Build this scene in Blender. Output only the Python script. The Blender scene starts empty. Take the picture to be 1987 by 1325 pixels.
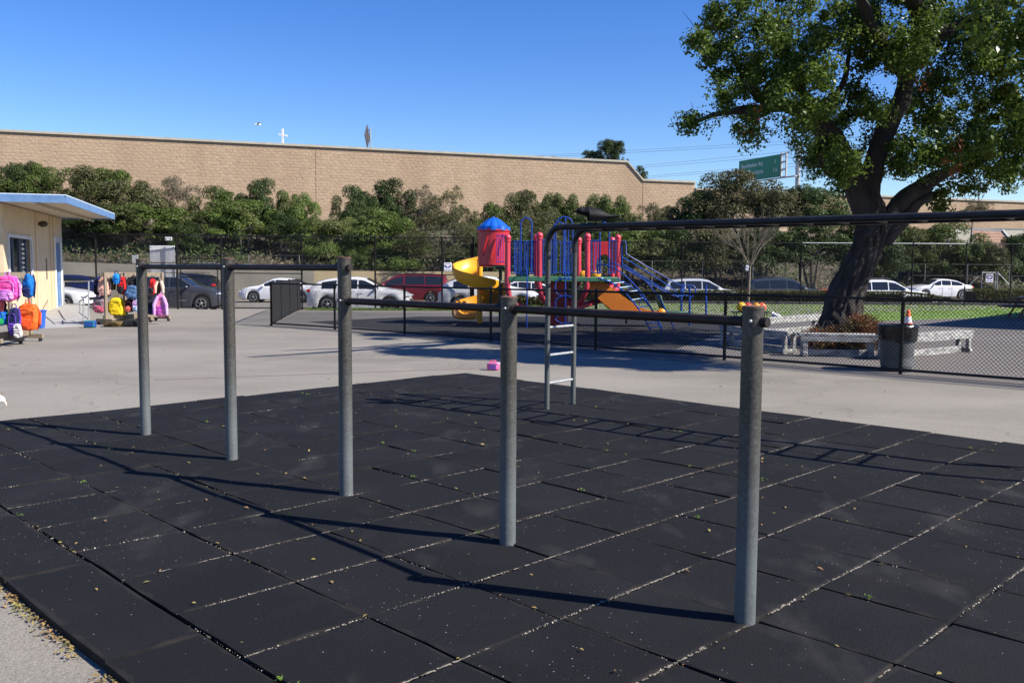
import bpy, math, random
import numpy as np
from mathutils import Vector, Matrix, noise
RD = random.Random(11)
NP = np.random.default_rng(5)
V = Vector
rad = math.radians
sc = bpy.context.scene
col = sc.collection

# ---------------------------------------------------------------- camera
FPX, PIT, ROL, EYE = 1739.34, 0.080025, -0.005915, 1.5747
PW, PH = 1987.0, 1325.0
cam = bpy.data.cameras.new('camera')
cam.lens = 36.0 * FPX / PW
cam.clip_start = 0.05
cam.clip_end = 5000
co = bpy.data.objects.new('camera', cam)
col.objects.link(co)
co.matrix_world = Matrix.Translation((0, 0, EYE)) @ Matrix.Rotation(math.pi / 2 - PIT, 4, 'X') @ Matrix.Rotation(-ROL, 4, 'Z')
sc.camera = co

# ---------------------------------------------------------------- sky, sun, exposure
SUN_EL, SUN_AZ = rad(41), math.atan2(-0.334, 0.943)
to_sun = V((math.cos(SUN_AZ) * math.cos(SUN_EL), math.sin(SUN_AZ) * math.cos(SUN_EL), math.sin(SUN_EL)))
world = bpy.data.worlds.new('World')
sc.world = world
world.use_nodes = True
nt = world.node_tree
bg = nt.nodes['Background']
sky = nt.nodes.new('ShaderNodeTexSky')
sky.sky_type = 'NISHITA'
sky.sun_disc = False
sky.sun_elevation = SUN_EL
sky.sun_rotation = math.atan2(to_sun.x, to_sun.y)
sky.altitude = 0
sky.air_density = 1.0
sky.dust_density = 0.1
sky.ozone_density = 4.0
hsv = nt.nodes.new('ShaderNodeHueSaturation')
hsv.inputs['Saturation'].default_value = 1.32
hsv.inputs['Hue'].default_value = 0.518
hsv.inputs['Value'].default_value = 1.15
nt.links.new(sky.outputs[0], hsv.inputs['Color'])
nt.links.new(hsv.outputs[0], bg.inputs[0])
bg.inputs[1].default_value = 0.078
sun = bpy.data.lights.new('sun', 'SUN')
sun.energy = 5.0
sun.angle = rad(0.53)
sun.color = (1.0, 0.95, 0.87)
so = bpy.data.objects.new('sun', sun)
col.objects.link(so)
so.location = (20, -10, 30)
so.rotation_euler = to_sun.to_track_quat('Z', 'Y').to_euler()
vs = sc.view_settings
vs.view_transform = 'Standard'
vs.look = 'None'
vs.exposure = 0.95
vs.gamma = 1.0
vs.use_curve_mapping = False


# ---------------------------------------------------------------- photo pixel -> place
def ray(px, py):
    x, y = (px - PW / 2) / FPX, (py - PH / 2) / FPX
    c, s = math.cos(ROL), math.sin(ROL)
    x, y = c * x - s * y, s * x + c * y
    return V((x, math.cos(PIT) - y * math.sin(PIT), -math.sin(PIT) - y * math.cos(PIT)))


def G(px, py, z=-0.05):
    d = ray(px, py)
    return V((0, 0, EYE)) + d * ((z - EYE) / d.z)


def AT(px, py, Y):
    d = ray(px, py)
    return V((0, 0, EYE)) + d * (Y / d.y)


def smooth(t):
    t = max(0.0, min(1.0, t))
    return t * t * (3 - 2 * t)


def gz(x, y):
    k = smooth((x + 3) / 5)
    a = smooth((y - 34) / 10)
    b = smooth((y - 46.5) / 4)
    return -0.05 - 0.42 * (a * (1 - k) + b * k)


# ---------------------------------------------------------------- materials
MATS = {}


def mat(name, c1, c2=None, rough=0.6, metal=0.0, scale=6.0, bump=0.0, bscale=None, spec=0.5, coords='Object',
        rnd=0.0, alpha=1.0, coat=0.0, sheen=0.0, detail=4.0, trans=0.0, stretch=(1, 1, 1)):
    if name in MATS:
        return MATS[name]
    m = bpy.data.materials.new(name)
    m.use_nodes = True
    n, L = m.node_tree.nodes, m.node_tree.links
    p = n['Principled BSDF']
    p.inputs['Roughness'].default_value = rough
    p.inputs['Metallic'].default_value = metal
    p.inputs['Specular IOR Level'].default_value = spec
    p.inputs['Coat Weight'].default_value = coat
    if c2 is None:
        c2 = tuple(min(1, x * 1.25 + .004) for x in c1)
        c1 = tuple(x * 0.8 for x in c1)
    tc = n.new('ShaderNodeTexCoord')
    mp = n.new('ShaderNodeMapping')
    mp.inputs['Scale'].default_value = stretch
    L.new(tc.outputs[coords], mp.inputs[0])
    no = n.new('ShaderNodeTexNoise')
    no.inputs['Scale'].default_value = scale
    no.inputs['Detail'].default_value = detail
    L.new(mp.outputs[0], no.inputs['Vector'])
    rp = n.new('ShaderNodeValToRGB')
    rp.color_ramp.elements[0].position = 0.32
    rp.color_ramp.elements[1].position = 0.68
    rp.color_ramp.elements[0].color = (*c1, 1)
    rp.color_ramp.elements[1].color = (*c2, 1)
    L.new(no.outputs[0], rp.inputs[0])
    out = rp.outputs[0]
    if rnd:
        oi = n.new('ShaderNodeObjectInfo')
        ma = n.new('ShaderNodeMapRange')
        ma.inputs[3].default_value = 1 - rnd
        ma.inputs[4].default_value = 1 + rnd
        L.new(oi.outputs['Random'], ma.inputs[0])
        hs = n.new('ShaderNodeHueSaturation')
        L.new(ma.outputs[0], hs.inputs['Value'])
        L.new(out, hs.inputs['Color'])
        out = hs.outputs[0]
    L.new(out, p.inputs['Base Color'])
    if bump:
        nb = n.new('ShaderNodeTexNoise')
        nb.inputs['Scale'].default_value = bscale or scale * 6
        nb.inputs['Detail'].default_value = 5
        L.new(mp.outputs[0], nb.inputs['Vector'])
        b = n.new('ShaderNodeBump')
        b.inputs['Strength'].default_value = bump
        b.inputs['Distance'].default_value = 0.02
        L.new(nb.outputs[0], b.inputs['Height'])
        L.new(b.outputs[0], p.inputs['Normal'])
    if trans:
        t = n.new('ShaderNodeBsdfTranslucent')
        L.new(out, t.inputs[0])
        mx = n.new('ShaderNodeMixShader')
        mx.inputs[0].default_value = trans
        L.new(p.outputs[0], mx.inputs[1])
        L.new(t.outputs[0], mx.inputs[2])
        L.new(mx.outputs[0], n['Material Output'].inputs[0])
    MATS[name] = m
    return m


def mixnode(n, L, fac, a, b, blend='MIX'):
    mx = n.new('ShaderNodeMix')
    mx.data_type = 'RGBA'
    mx.blend_type = blend
    if isinstance(fac, (int, float)):
        mx.inputs[0].default_value = fac
    else:
        L.new(fac, mx.inputs[0])
    for k, v in ((6, a), (7, b)):
        if isinstance(v, tuple):
            mx.inputs[k].default_value = (*v, 1)
        else:
            L.new(v, mx.inputs[k])
    return mx.outputs[2]


def noise_fac(n, L, vec, scale, lo, hi, detail=4.0, stretch=None):
    if stretch:
        mp = n.new('ShaderNodeMapping')
        mp.inputs['Scale'].default_value = stretch
        L.new(vec, mp.inputs[0])
        vec = mp.outputs[0]
    no = n.new('ShaderNodeTexNoise')
    no.inputs['Scale'].default_value = scale
    no.inputs['Detail'].default_value = detail
    L.new(vec, no.inputs['Vector'])
    mr = n.new('ShaderNodeMapRange')
    mr.inputs[1].default_value = lo
    mr.inputs[2].default_value = hi
    L.new(no.outputs[0], mr.inputs[0])
    return mr.outputs[0]


def asphalt(name, base, light, dark):
    m = bpy.data.materials.new(name)
    m.use_nodes = True
    n, L = m.node_tree.nodes, m.node_tree.links
    p = n['Principled BSDF']
    p.inputs['Roughness'].default_value = 0.9
    p.inputs['Specular IOR Level'].default_value = 0.25
    ge = n.new('ShaderNodeNewGeometry')
    P = ge.outputs['Position']
    c = mixnode(n, L, noise_fac(n, L, P, 0.22, .35, .7), base, light)
    c = mixnode(n, L, noise_fac(n, L, P, 0.42, .43, .80, 11, (.45, 1, 1)), c, dark)
    c = mixnode(n, L, noise_fac(n, L, P, 1.3, .52, .78, 9, (.6, 1, 1)), c, light)
    # fine stone grain, many sizes
    g = noise_fac(n, L, P, 130, .3, .7, 3)
    c2 = mixnode(n, L, 0.42, c, mixnode(n, L, g, tuple(x * .45 for x in base), tuple(min(1, x * 1.6) for x in light)))
    # cracks
    vo = n.new('ShaderNodeTexVoronoi')
    vo.feature = 'DISTANCE_TO_EDGE'
    vo.inputs['Scale'].default_value = 0.16
    wv = n.new('ShaderNodeTexNoise')
    wv.inputs['Scale'].default_value = 1.1
    L.new(P, wv.inputs['Vector'])
    add = n.new('ShaderNodeVectorMath')
    add.operation = 'ADD'
    sc_ = n.new('ShaderNodeVectorMath')
    sc_.operation = 'SCALE'
    sc_.inputs['Scale'].default_value = 1.6
    L.new(wv.outputs['Color'], sc_.inputs[0])
    L.new(P, add.inputs[0])
    L.new(sc_.outputs[0], add.inputs[1])
    L.new(add.outputs[0], vo.inputs['Vector'])
    mr = n.new('ShaderNodeMapRange')
    mr.inputs[1].default_value = 0.0
    mr.inputs[2].default_value = 0.004
    mr.inputs[3].default_value = 0.30
    mr.inputs[4].default_value = 0.0
    L.new(vo.outputs[0], mr.inputs[0])
    c3 = mixnode(n, L, mr.outputs[0], c2, tuple(x * .4 for x in dark))
    L.new(c3, p.inputs['Base Color'])
    nb = n.new('ShaderNodeTexNoise')
    nb.inputs['Scale'].default_value = 90
    nb.inputs['Detail'].default_value = 4
    L.new(P, nb.inputs['Vector'])
    b = n.new('ShaderNodeBump')
    b.inputs['Strength'].default_value = 0.5
    b.inputs['Distance'].default_value = 0.01
    L.new(nb.outputs[0], b.inputs['Height'])
    L.new(b.outputs[0], p.inputs['Normal'])
    return m


def rubber_mat(hx=.3085, hy=.314, name='black_rubber'):
    m = bpy.data.materials.new(name)
    m.use_nodes = True
    n, L = m.node_tree.nodes, m.node_tree.links
    p = n['Principled BSDF']
    p.inputs['Roughness'].default_value = 0.9
    p.inputs['Specular IOR Level'].default_value = 0.14
    ge = n.new('ShaderNodeNewGeometry')
    P = ge.outputs['Position']
    oi = n.new('ShaderNodeObjectInfo')
    a = mixnode(n, L, oi.outputs['Random'], (.0054, .0056, .0068), (.0096, .0098, .0112))
    a = mixnode(n, L, noise_fac(n, L, P, 1.3, .5, .85, 6), a, (.020, .020, .022))
    a = mixnode(n, L, noise_fac(n, L, P, 0.7, .6, .85, 8), a, (.018, .0155, .013))
    g = noise_fac(n, L, P, 220, .35, .65, 2)
    a = mixnode(n, L, 0.45, a, mixnode(n, L, g, (.0025, .0025, .0028), (.020, .020, .0215)))
    # scuffs and dust swept towards the tile edges
    a = mixnode(n, L, noise_fac(n, L, P, 2.6, .58, .80, 9, (1, .45, 1)), a, (.034, .033, .032))
    tc = n.new('ShaderNodeTexCoord')
    ab = n.new('ShaderNodeVectorMath')
    ab.operation = 'ABSOLUTE'
    dv = n.new('ShaderNodeVectorMath')
    dv.operation = 'SUBTRACT'
    dv.inputs[1].default_value = (hx, hy, 0)
    L.new(tc.outputs['Object'], ab.inputs[0])
    L.new(ab.outputs[0], dv.inputs[0])
    ab = dv
    sx = n.new('ShaderNodeSeparateXYZ')
    L.new(ab.outputs[0], sx.inputs[0])
    mxm = n.new('ShaderNodeMath')
    mxm.operation = 'MAXIMUM'
    L.new(sx.outputs[0], mxm.inputs[0])
    L.new(sx.outputs[1], mxm.inputs[1])
    nz2 = n.new('ShaderNodeTexNoise')
    nz2.inputs['Scale'].default_value = 6
    nz2.inputs['Detail'].default_value = 6
    L.new(P, nz2.inputs['Vector'])
    ma = n.new('ShaderNodeMath')
    ma.operation = 'MULTIPLY_ADD'
    L.new(nz2.outputs[0], ma.inputs[0])
    ma.inputs[1].default_value = .11
    L.new(mxm.outputs[0], ma.inputs[2])
    ed = n.new('ShaderNodeMapRange')
    ed.inputs[1].default_value = .032
    ed.inputs[2].default_value = .075
    ed.inputs[4].default_value = .55
    L.new(ma.outputs[0], ed.inputs[0])
    a = mixnode(n, L, ed.outputs[0], a, (.042, .036, .028))
    # pale flecks, dense on some tiles only
    vo = n.new('ShaderNodeTexVoronoi')
    vo.inputs['Scale'].default_value = 75
    L.new(P, vo.inputs['Vector'])
    sep = n.new('ShaderNodeSeparateColor')
    L.new(vo.outputs['Color'], sep.inputs[0])
    thr = n.new('ShaderNodeMapRange')
    thr.inputs[1].default_value = .45
    thr.inputs[2].default_value = .75
    thr.inputs[3].default_value = .985
    thr.inputs[4].default_value = .80
    nz = n.new('ShaderNodeTexNoise')
    nz.inputs['Scale'].default_value = .45
    nz.inputs['Detail'].default_value = 3
    L.new(P, nz.inputs['Vector'])
    L.new(nz.outputs[0], thr.inputs[0])
    gt = n.new('ShaderNodeMath')
    gt.operation = 'GREATER_THAN'
    L.new(sep.outputs[0], gt.inputs[0])
    L.new(thr.outputs[0], gt.inputs[1])
    lt = n.new('ShaderNodeMath')
    lt.operation = 'LESS_THAN'
    L.new(vo.outputs['Distance'], lt.inputs[0])
    sz = n.new('ShaderNodeMath')
    sz.operation = 'MULTIPLY'
    L.new(sep.outputs[1], sz.inputs[0])
    sz.inputs[1].default_value = 0.26
    L.new(sz.outputs[0], lt.inputs[1])
    mu = n.new('ShaderNodeMath')
    mu.operation = 'MULTIPLY'
    L.new(gt.outputs[0], mu.inputs[0])
    L.new(lt.outputs[0], mu.inputs[1])
    a = mixnode(n, L, mu.outputs[0], a, (.22, .23, .24))
    L.new(a, p.inputs['Base Color'])
    nb = n.new('ShaderNodeTexNoise')
    nb.inputs['Scale'].default_value = 160
    nb.inputs['Detail'].default_value = 4
    L.new(P, nb.inputs['Vector'])
    b = n.new('ShaderNodeBump')
    b.inputs['Strength'].default_value = 0.6
    b.inputs['Distance'].default_value = 0.008
    L.new(nb.outputs[0], b.inputs['Height'])
    L.new(b.outputs[0], p.inputs['Normal'])
    return m


def pipe_mat(name, low, high, z0, z1, rust=0.5):
    """galvanised pipe, bare zinc below and browned by rust and hands above (wear that belongs to the pipe)"""
    m = bpy.data.materials.new(name)
    m.use_nodes = True
    n, L = m.node_tree.nodes, m.node_tree.links
    p = n['Principled BSDF']
    p.inputs['Roughness'].default_value = 0.55
    p.inputs['Metallic'].default_value = 0.25
    tc = n.new('ShaderNodeTexCoord')
    O = tc.outputs['Object']
    sx = n.new('ShaderNodeSeparateXYZ')
    L.new(O, sx.inputs[0])
    nz = n.new('ShaderNodeTexNoise')
    nz.inputs['Scale'].default_value = 5
    nz.inputs['Detail'].default_value = 6
    L.new(O, nz.inputs['Vector'])
    ad = n.new('ShaderNodeMath')
    ad.operation = 'MULTIPLY_ADD'
    L.new(nz.outputs[0], ad.inputs[0])
    ad.inputs[1].default_value = 0.6
    L.new(sx.outputs[2], ad.inputs[2])
    mr = n.new('ShaderNodeMapRange')
    mr.inputs[1].default_value = z0 + .3
    mr.inputs[2].default_value = z1 + .3
    L.new(ad.outputs[0], mr.inputs[0])
    c = mixnode(n, L, mr.outputs[0], low, high)
    c = mixnode(n, L, noise_fac(n, L, O, 14, .60, .90, 6, (1, 1, .25)), c, tuple(x * .55 for x in high))
    c = mixnode(n, L, noise_fac(n, L, O, 60, .45, .8, 3), c, mixnode(n, L, .10, c, (.5, .5, .5)))
    L.new(c, p.inputs['Base Color'])
    b = n.new('ShaderNodeBump')
    b.inputs['Strength'].default_value = 0.25
    b.inputs['Distance'].default_value = 0.004
    L.new(nz.outputs[0], b.inputs['Height'])
    L.new(b.outputs[0], p.inputs['Normal'])
    return m


def block_mat():
    m = bpy.data.materials.new('split_face_block')
    m.use_nodes = True
    n, L = m.node_tree.nodes, m.node_tree.links
    p = n['Principled BSDF']
    p.inputs['Roughness'].default_value = 0.95
    p.inputs['Specular IOR Level'].default_value = 0.1
    ge = n.new('ShaderNodeNewGeometry')
    P = ge.outputs['Position']
    vr = n.new('ShaderNodeMapRange')
    L.new(ge.outputs['Random Per Island'], vr.inputs[0])
    c = mixnode(n, L, vr.outputs[0], (.325, .236, .156), (.375, .274, .186))
    c = mixnode(n, L, noise_fac(n, L, P, .35, .45, .75, 8, (1, 1, .16)), c, (.285, .200, .132))
    c = mixnode(n, L, noise_fac(n, L, P, 4, .55, .8, 6), c, (.29, .20, .135))
    L.new(c, p.inputs['Base Color'])
    nb = n.new('ShaderNodeTexNoise')
    nb.inputs['Scale'].default_value = 6
    nb.inputs['Detail'].default_value = 5
    L.new(P, nb.inputs['Vector'])
    b = n.new('ShaderNodeBump')
    b.inputs['Strength'].default_value = 0.45
    b.inputs['Distance'].default_value = 0.05
    L.new(nb.outputs[0], b.inputs['Height'])
    L.new(b.outputs[0], p.inputs['Normal'])
    return m


def leaf_mat(name, a, b, c, scale=0.9, trans=0.25, rough=0.5, rnd=0.12):
    m = bpy.data.materials.new(name)
    m.use_nodes = True
    n, L = m.node_tree.nodes, m.node_tree.links
    p = n['Principled BSDF']
    p.inputs['Roughness'].default_value = rough
    p.inputs['Specular IOR Level'].default_value = 0.18
    ge = n.new('ShaderNodeNewGeometry')
    oi = n.new('ShaderNodeObjectInfo')
    cc = mixnode(n, L, ge.outputs['Random Per Island'], a, b)
    cc = mixnode(n, L, noise_fac(n, L, ge.outputs['Position'], scale, .45, .7), cc, c)
    ma = n.new('ShaderNodeMapRange')
    ma.inputs[3].default_value = 1 - rnd
    ma.inputs[4].default_value = 1 + rnd
    L.new(oi.outputs['Random'], ma.inputs[0])
    hs = n.new('ShaderNodeHueSaturation')
    L.new(ma.outputs[0], hs.inputs['Value'])
    L.new(cc, hs.inputs['Color'])
    L.new(hs.outputs[0], p.inputs['Base Color'])
    t = n.new('ShaderNodeBsdfTranslucent')
    L.new(hs.outputs[0], t.inputs[0])
    mx = n.new('ShaderNodeMixShader')
    mx.inputs[0].default_value = trans
    L.new(p.outputs[0], mx.inputs[1])
    L.new(t.outputs[0], mx.inputs[2])
    L.new(mx.outputs[0], n['Material Output'].inputs[0])
    return m


# ---------------------------------------------------------------- mesh builder
class MB:
    def __init__(s):
        s.v, s.f, s.m = [], [], []
        s.mi = 0

    def add(s, vs, fs):
        o = len(s.v)
        s.v += [V(p) for p in vs]
        s.f += [tuple(i + o for i in f) for f in fs]
        s.m += [s.mi] * len(fs)
        return s

    def box(s, c, size, rz=0.0, M=None):
        x, y, z = size[0] / 2, size[1] / 2, size[2] / 2
        ps = [V((a * x, b * y, d * z)) for d in (-1, 1) for b in (-1, 1) for a in (-1, 1)]
        if M is None:
            M = Matrix.Rotation(rz, 3, 'Z')
        ps = [M @ p + V(c) for p in ps]
        return s.add(ps, [(0, 2, 3, 1), (4, 5, 7, 6), (0, 1, 5, 4), (2, 6, 7, 3), (0, 4, 6, 2), (1, 3, 7, 5)])

    def beam(s, a, b, w, h, up=V((0, 0, 1))):
        a, b = V(a), V(b)
        d = (b - a)
        L = d.length
        d.normalize()
        sd = d.cross(up)
        if sd.length < 1e-4:
            sd = V((1, 0, 0))
        sd.normalize()
        u = sd.cross(d)
        M = Matrix((d, sd, u)).transposed()
        return s.box((a + b) / 2, (L, w, h), M=M)

    def tube(s, pts, r, n=8, caps=True):
        pts = [V(p) for p in pts]
        k = len(pts)
        rs = r if isinstance(r, (list, tuple)) else [r] * k
        d0 = (pts[1] - pts[0]).normalized()
        u = d0.cross(V((0, 0, 1)))
        if u.length < 1e-3:
            u = d0.cross(V((1, 0, 0)))
        u.normalize()
        o = len(s.v)
        for i in range(k):
            if i == 0:
                d = d0
            elif i == k - 1:
                d = (pts[i] - pts[i - 1]).normalized()
            else:
                d = ((pts[i + 1] - pts[i]).normalized() + (pts[i] - pts[i - 1]).normalized())
                d = d.normalized() if d.length > 1e-6 else (pts[i] - pts[i - 1]).normalized()
            u = (u - d * u.dot(d))
            u.normalize()
            w = d.cross(u)
            for j in range(n):
                a = 2 * math.pi * j / n
                s.v.append(pts[i] + (u * math.cos(a) + w * math.sin(a)) * rs[i])
        for i in range(k - 1):
            for j in range(n):
                a, b = o + i * n + j, o + i * n + (j + 1) % n
                s.f.append((a, b, b + n, a + n))
                s.m.append(s.mi)
        if caps:
            s.f.append(tuple(o + j for j in reversed(range(n))))
            s.f.append(tuple(o + (k - 1) * n + j for j in range(n)))
            s.m += [s.mi, s.mi]
        return s

    def lathe(s, prof, n=16, M=None, c=(0, 0, 0), caps=True):
        M = M or Matrix.Identity(3)
        c = V(c)
        o = len(s.v)
        for (r, z) in prof:
            for j in range(n):
                a = 2 * math.pi * j / n
                s.v.append(c + M @ V((r * math.cos(a), r * math.sin(a), z)))
        for i in range(len(prof) - 1):
            for j in range(n):
                a, b = o + i * n + j, o + i * n + (j + 1) % n
                s.f.append((a, b, b + n, a + n))
                s.m.append(s.mi)
        if caps:
            s.f.append(tuple(o + j for j in reversed(range(n))))
            s.f.append(tuple(o + (len(prof) - 1) * n + j for j in range(n)))
            s.m += [s.mi, s.mi]
        return s

    def ell(s, c, r, n=12, m=8, M=None):
        M = M or Matrix.Identity(3)
        r = (r, r, r) if isinstance(r, (int, float)) else r
        o = len(s.v)
        c = V(c)
        s.v.append(c + M @ V((0, 0, -r[2])))
        for i in range(1, m):
            t = -math.pi / 2 + math.pi * i / m
            for j in range(n):
                a = 2 * math.pi * j / n
                s.v.append(c + M @ V((r[0] * math.cos(t) * math.cos(a), r[1] * math.cos(t) * math.sin(a), r[2] * math.sin(t))))
        s.v.append(c + M @ V((0, 0, r[2])))
        top = len(s.v) - 1
        for j in range(n):
            s.f.append((o, o + 1 + (j + 1) % n, o + 1 + j))
            s.m.append(s.mi)
            s.f.append((top, top - n + j, top - n + (j + 1) % n))
            s.m.append(s.mi)
        for i in range(m - 2):
            for j in range(n):
                a, b = o + 1 + i * n + j, o + 1 + i * n + (j + 1) % n
                s.f.append((a, b, b + n, a + n))
                s.m.append(s.mi)
        return s

    def grid(s, fn, nu, nv, closed=False):
        o = len(s.v)
        for i in range(nu + 1):
            for j in range(nv + (0 if closed else 1)):
                s.v.append(V(fn(i / nu, j / nv)))
        w = nv if closed else nv + 1
        for i in range(nu):
            for j in range(nv):
                a, b = o + i * w + j, o + i * w + (j + 1) % w
                s.f.append((a, b, b + w, a + w))
                s.m.append(s.mi)
        return s

    def prism(s, poly, vec):
        n = len(poly)
        vec = V(vec)
        ps = [V(p) for p in poly]
        return s.add(ps + [p + vec for p in ps],
                     [tuple(reversed(range(n))), tuple(range(n, 2 * n))] + [(i, (i + 1) % n, (i + 1) % n + n, i + n) for i in range(n)])

    def mesh(s, name, mats, org=None, sharp=35):
        me = bpy.data.meshes.new(name)
        vs_ = s.v if org is None else [p - V(org) for p in s.v]
        me.from_pydata([tuple(p) for p in vs_], [], s.f)
        for m in (mats if isinstance(mats, (list, tuple)) else [mats]):
            me.materials.append(m)
        me.polygons.foreach_set('material_index', s.m)
        if sharp is not None:
            me.polygons.foreach_set('use_smooth', [True] * len(me.polygons))
            me.set_sharp_from_angle(angle=rad(sharp))
        me.validate()
        me.update()
        return me

    def build(s, name, mats, parent=None, org=None, sharp=35, bevel=0.0):
        me = s.mesh(name, mats, org, sharp)
        o = bpy.data.objects.new(name, me)
        col.objects.link(o)
        if parent is not None:
            o.parent = parent
        if bevel:
            b = o.modifiers.new('bevel', 'BEVEL')
            b.width = bevel
            b.segments = 2
            b.limit_method = 'ANGLE'
        return o


def tag(o, label=None, cat=None, group=None, kind=None):
    for k, v in (('label', label), ('category', cat), ('group', group), ('kind', kind)):
        if v:
            o[k] = v
    return o


def thing(name, label, cat, loc=(0, 0, 0), rz=0.0, group=None):
    o = bpy.data.objects.new(name, None)
    o.empty_display_size = 0.2
    col.objects.link(o)
    o.location = loc
    o.rotation_euler = (0, 0, rz)
    return tag(o, label, cat, group)


def single(o, loc):
    o.location = loc
    return o


def copy_tree(o, parent=None):
    c = o.copy()
    col.objects.link(c)
    c.parent = parent
    for ch in list(o.children):
        copy_tree(ch, c)
    return c


def leaf_mesh(name, C, N, size, asp, mats, mi=None, jitter=0.7):
    """many rhombic leaves as one mesh; C centres, N outward directions"""
    n = len(C)
    N = N + NP.normal(0, jitter, (n, 3))
    N /= np.linalg.norm(N, axis=1)[:, None] + 1e-9
    t = np.cross(N, NP.normal(0, 1, (n, 3)))
    t /= np.linalg.norm(t, axis=1)[:, None] + 1e-9
    b = np.cross(N, t)
    s = size[:, None]
    P = np.empty((n, 4, 3))
    P[:, 0] = C - t * s
    P[:, 1] = C + b * s * asp + N * s * .25
    P[:, 2] = C + t * s
    P[:, 3] = C - b * s * asp + N * s * .25
    me = bpy.data.meshes.new(name)
    me.vertices.add(4 * n)
    me.vertices.foreach_set('co', P.reshape(-1).astype(np.float32))
    me.loops.add(4 * n)
    me.loops.foreach_set('vertex_index', np.arange(4 * n, dtype=np.int32))
    me.polygons.add(n)
    me.polygons.foreach_set('loop_start', np.arange(0, 4 * n, 4, dtype=np.int32))
    me.polygons.foreach_set('loop_total', np.full(n, 4, dtype=np.int32))
    for m in (mats if isinstance(mats, (list, tuple)) else [mats]):
        me.materials.append(m)
    if mi is not None:
        me.polygons.foreach_set('material_index', mi.astype(np.int32))
    me.update(calc_edges=True)
    me.validate()
    return me


def rdir(n):
    d = NP.normal(0, 1, (n, 3))
    return d / np.linalg.norm(d, axis=1)[:, None]


# palette
m_asph = asphalt('asphalt_pale', (.172, .154, .128), (.240, .218, .184), (.080, .072, .060))
m_asph2 = asphalt('asphalt_yard', (.125, .113, .105), (.17, .153, .14), (.085, .078, .074))
m_asph3 = asphalt('asphalt_patch', (.10, .095, .09), (.14, .13, .12), (.075, .072, .07))
m_safety = mat('safety_bark_rubber', (.007, .007, .008), (.02, .019, .019), .95, scale=3, bump=.6, bscale=40, coords='Object')
m_conc = mat('concrete', (.30, .285, .25), (.38, .36, .32), .9, scale=2, bump=.2)
m_cream = mat('cream_wall', (.56, .42, .22), (.64, .49, .27), .9, scale=1.5, bump=.1)
m_yellow = mat('stucco_cream', (.53, .41, .265), (.60, .47, .31), .85, scale=2, bump=.15, bscale=60)
m_blue_paint = mat('blue_paint', (.085, .17, .33), (.125, .225, .39), .5, scale=4)
m_white = mat('white_paint', (.72, .72, .70), (.80, .80, .78), .5, scale=5)
m_whitewood = mat('worn_white_wood', (.15, .145, .138), (.48, .47, .445), .85, scale=14, bump=.4, stretch=(.3, 1, 1))
m_steel = mat('galvanised_steel', (.30, .31, .31), (.42, .43, .43), .5, .4, scale=12)
m_black = mat('black_coated_steel', (.007, .007, .008), (.012, .012, .013), .5, .0, scale=10, spec=.25)
m_blackwire = mat('black_coated_wire', (.008, .008, .009), (.013, .013, .014), .6, 0, scale=10, spec=.15)
m_bar = mat('browned_bar', (.014, .010, .009), (.030, .021, .018), .55, .0, scale=10, spec=.22)
m_rub = rubber_mat()
m_rubb = rubber_mat(.2025, .65, 'black_rubber_border')
m_debris = mat('joint_grit', (.20, .17, .12), (.42, .38, .31), .9, scale=40)
m_dryleaf = leaf_mat('dry_leaf', (.36, .24, .09), (.26, .25, .07), (.38, .20, .10), 5)
m_bark = mat('bark_dark', (.011, .0085, .007), (.044, .034, .028), .95, scale=3.0, bump=1.0, bscale=9, stretch=(1, 1, .35))
m_bark2 = mat('bark_grey', (.10, .085, .07), (.20, .17, .14), .9, scale=5, bump=.5)
m_wood = mat('weathered_board', (.16, .125, .085), (.24, .19, .135), .85, scale=6, bump=.2, stretch=(1, 1, .3))
m_glass = mat('car_glass', (.012, .015, .018), (.02, .024, .028), .05, 0, spec=.8)
m_tyre = mat('tyre', (.012, .012, .012), (.02, .02, .02), .8)
m_rim = mat('alloy_rim', (.45, .45, .46), (.6, .6, .61), .3, .8)
m_under = mat('underbody', (.008, .008, .008), (.012, .012, .012), .9)
m_head = mat('headlamp', (.5, .52, .55), (.75, .77, .8), .1, .2)
m_tail = mat('tail_lamp', (.45, .01, .015), (.55, .02, .02), .15)
m_plastic_black = mat('black_plastic', (.012, .012, .013), (.02, .02, .021), .6)
m_leafG = leaf_mat('leaf_green', (.066, .104, .022), (.115, .158, .035), (.098, .095, .040), .45, .22, .5, .22)
m_leafD = leaf_mat('leaf_dark', (.036, .060, .017), (.062, .092, .027), (.048, .066, .022), .45, .22, .5, .22)
m_leafO = leaf_mat('leaf_olive', (.080, .078, .034), (.120, .112, .050), (.065, .074, .028), .45, .2, .5, .2)
m_leafB = leaf_mat('leaf_dry', (.12, .10, .065), (.18, .15, .10), (.10, .095, .05), .8, .15)
m_leafC = leaf_mat('leaf_carob', (.038, .080, .014), (.150, .200, .033), (.082, .125, .021), 1.6, .36, .36, 0)
m_grass = leaf_mat('grass', (.12, .22, .032), (.18, .29, .05), (.14, .21, .045), .6, .35, .7)
m_hedge = leaf_mat('hedge_leaf', (.05, .075, .016), (.11, .10, .02), (.075, .06, .016), 1.5)
m_redleaf = leaf_mat('red_shrub_leaf', (.22, .075, .035), (.15, .085, .03), (.07, .09, .025), 2.5)
m_soil = mat('embankment_soil', (.035, .028, .018), (.085, .066, .042), .95, scale=.5, bump=.8, bscale=3)

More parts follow.
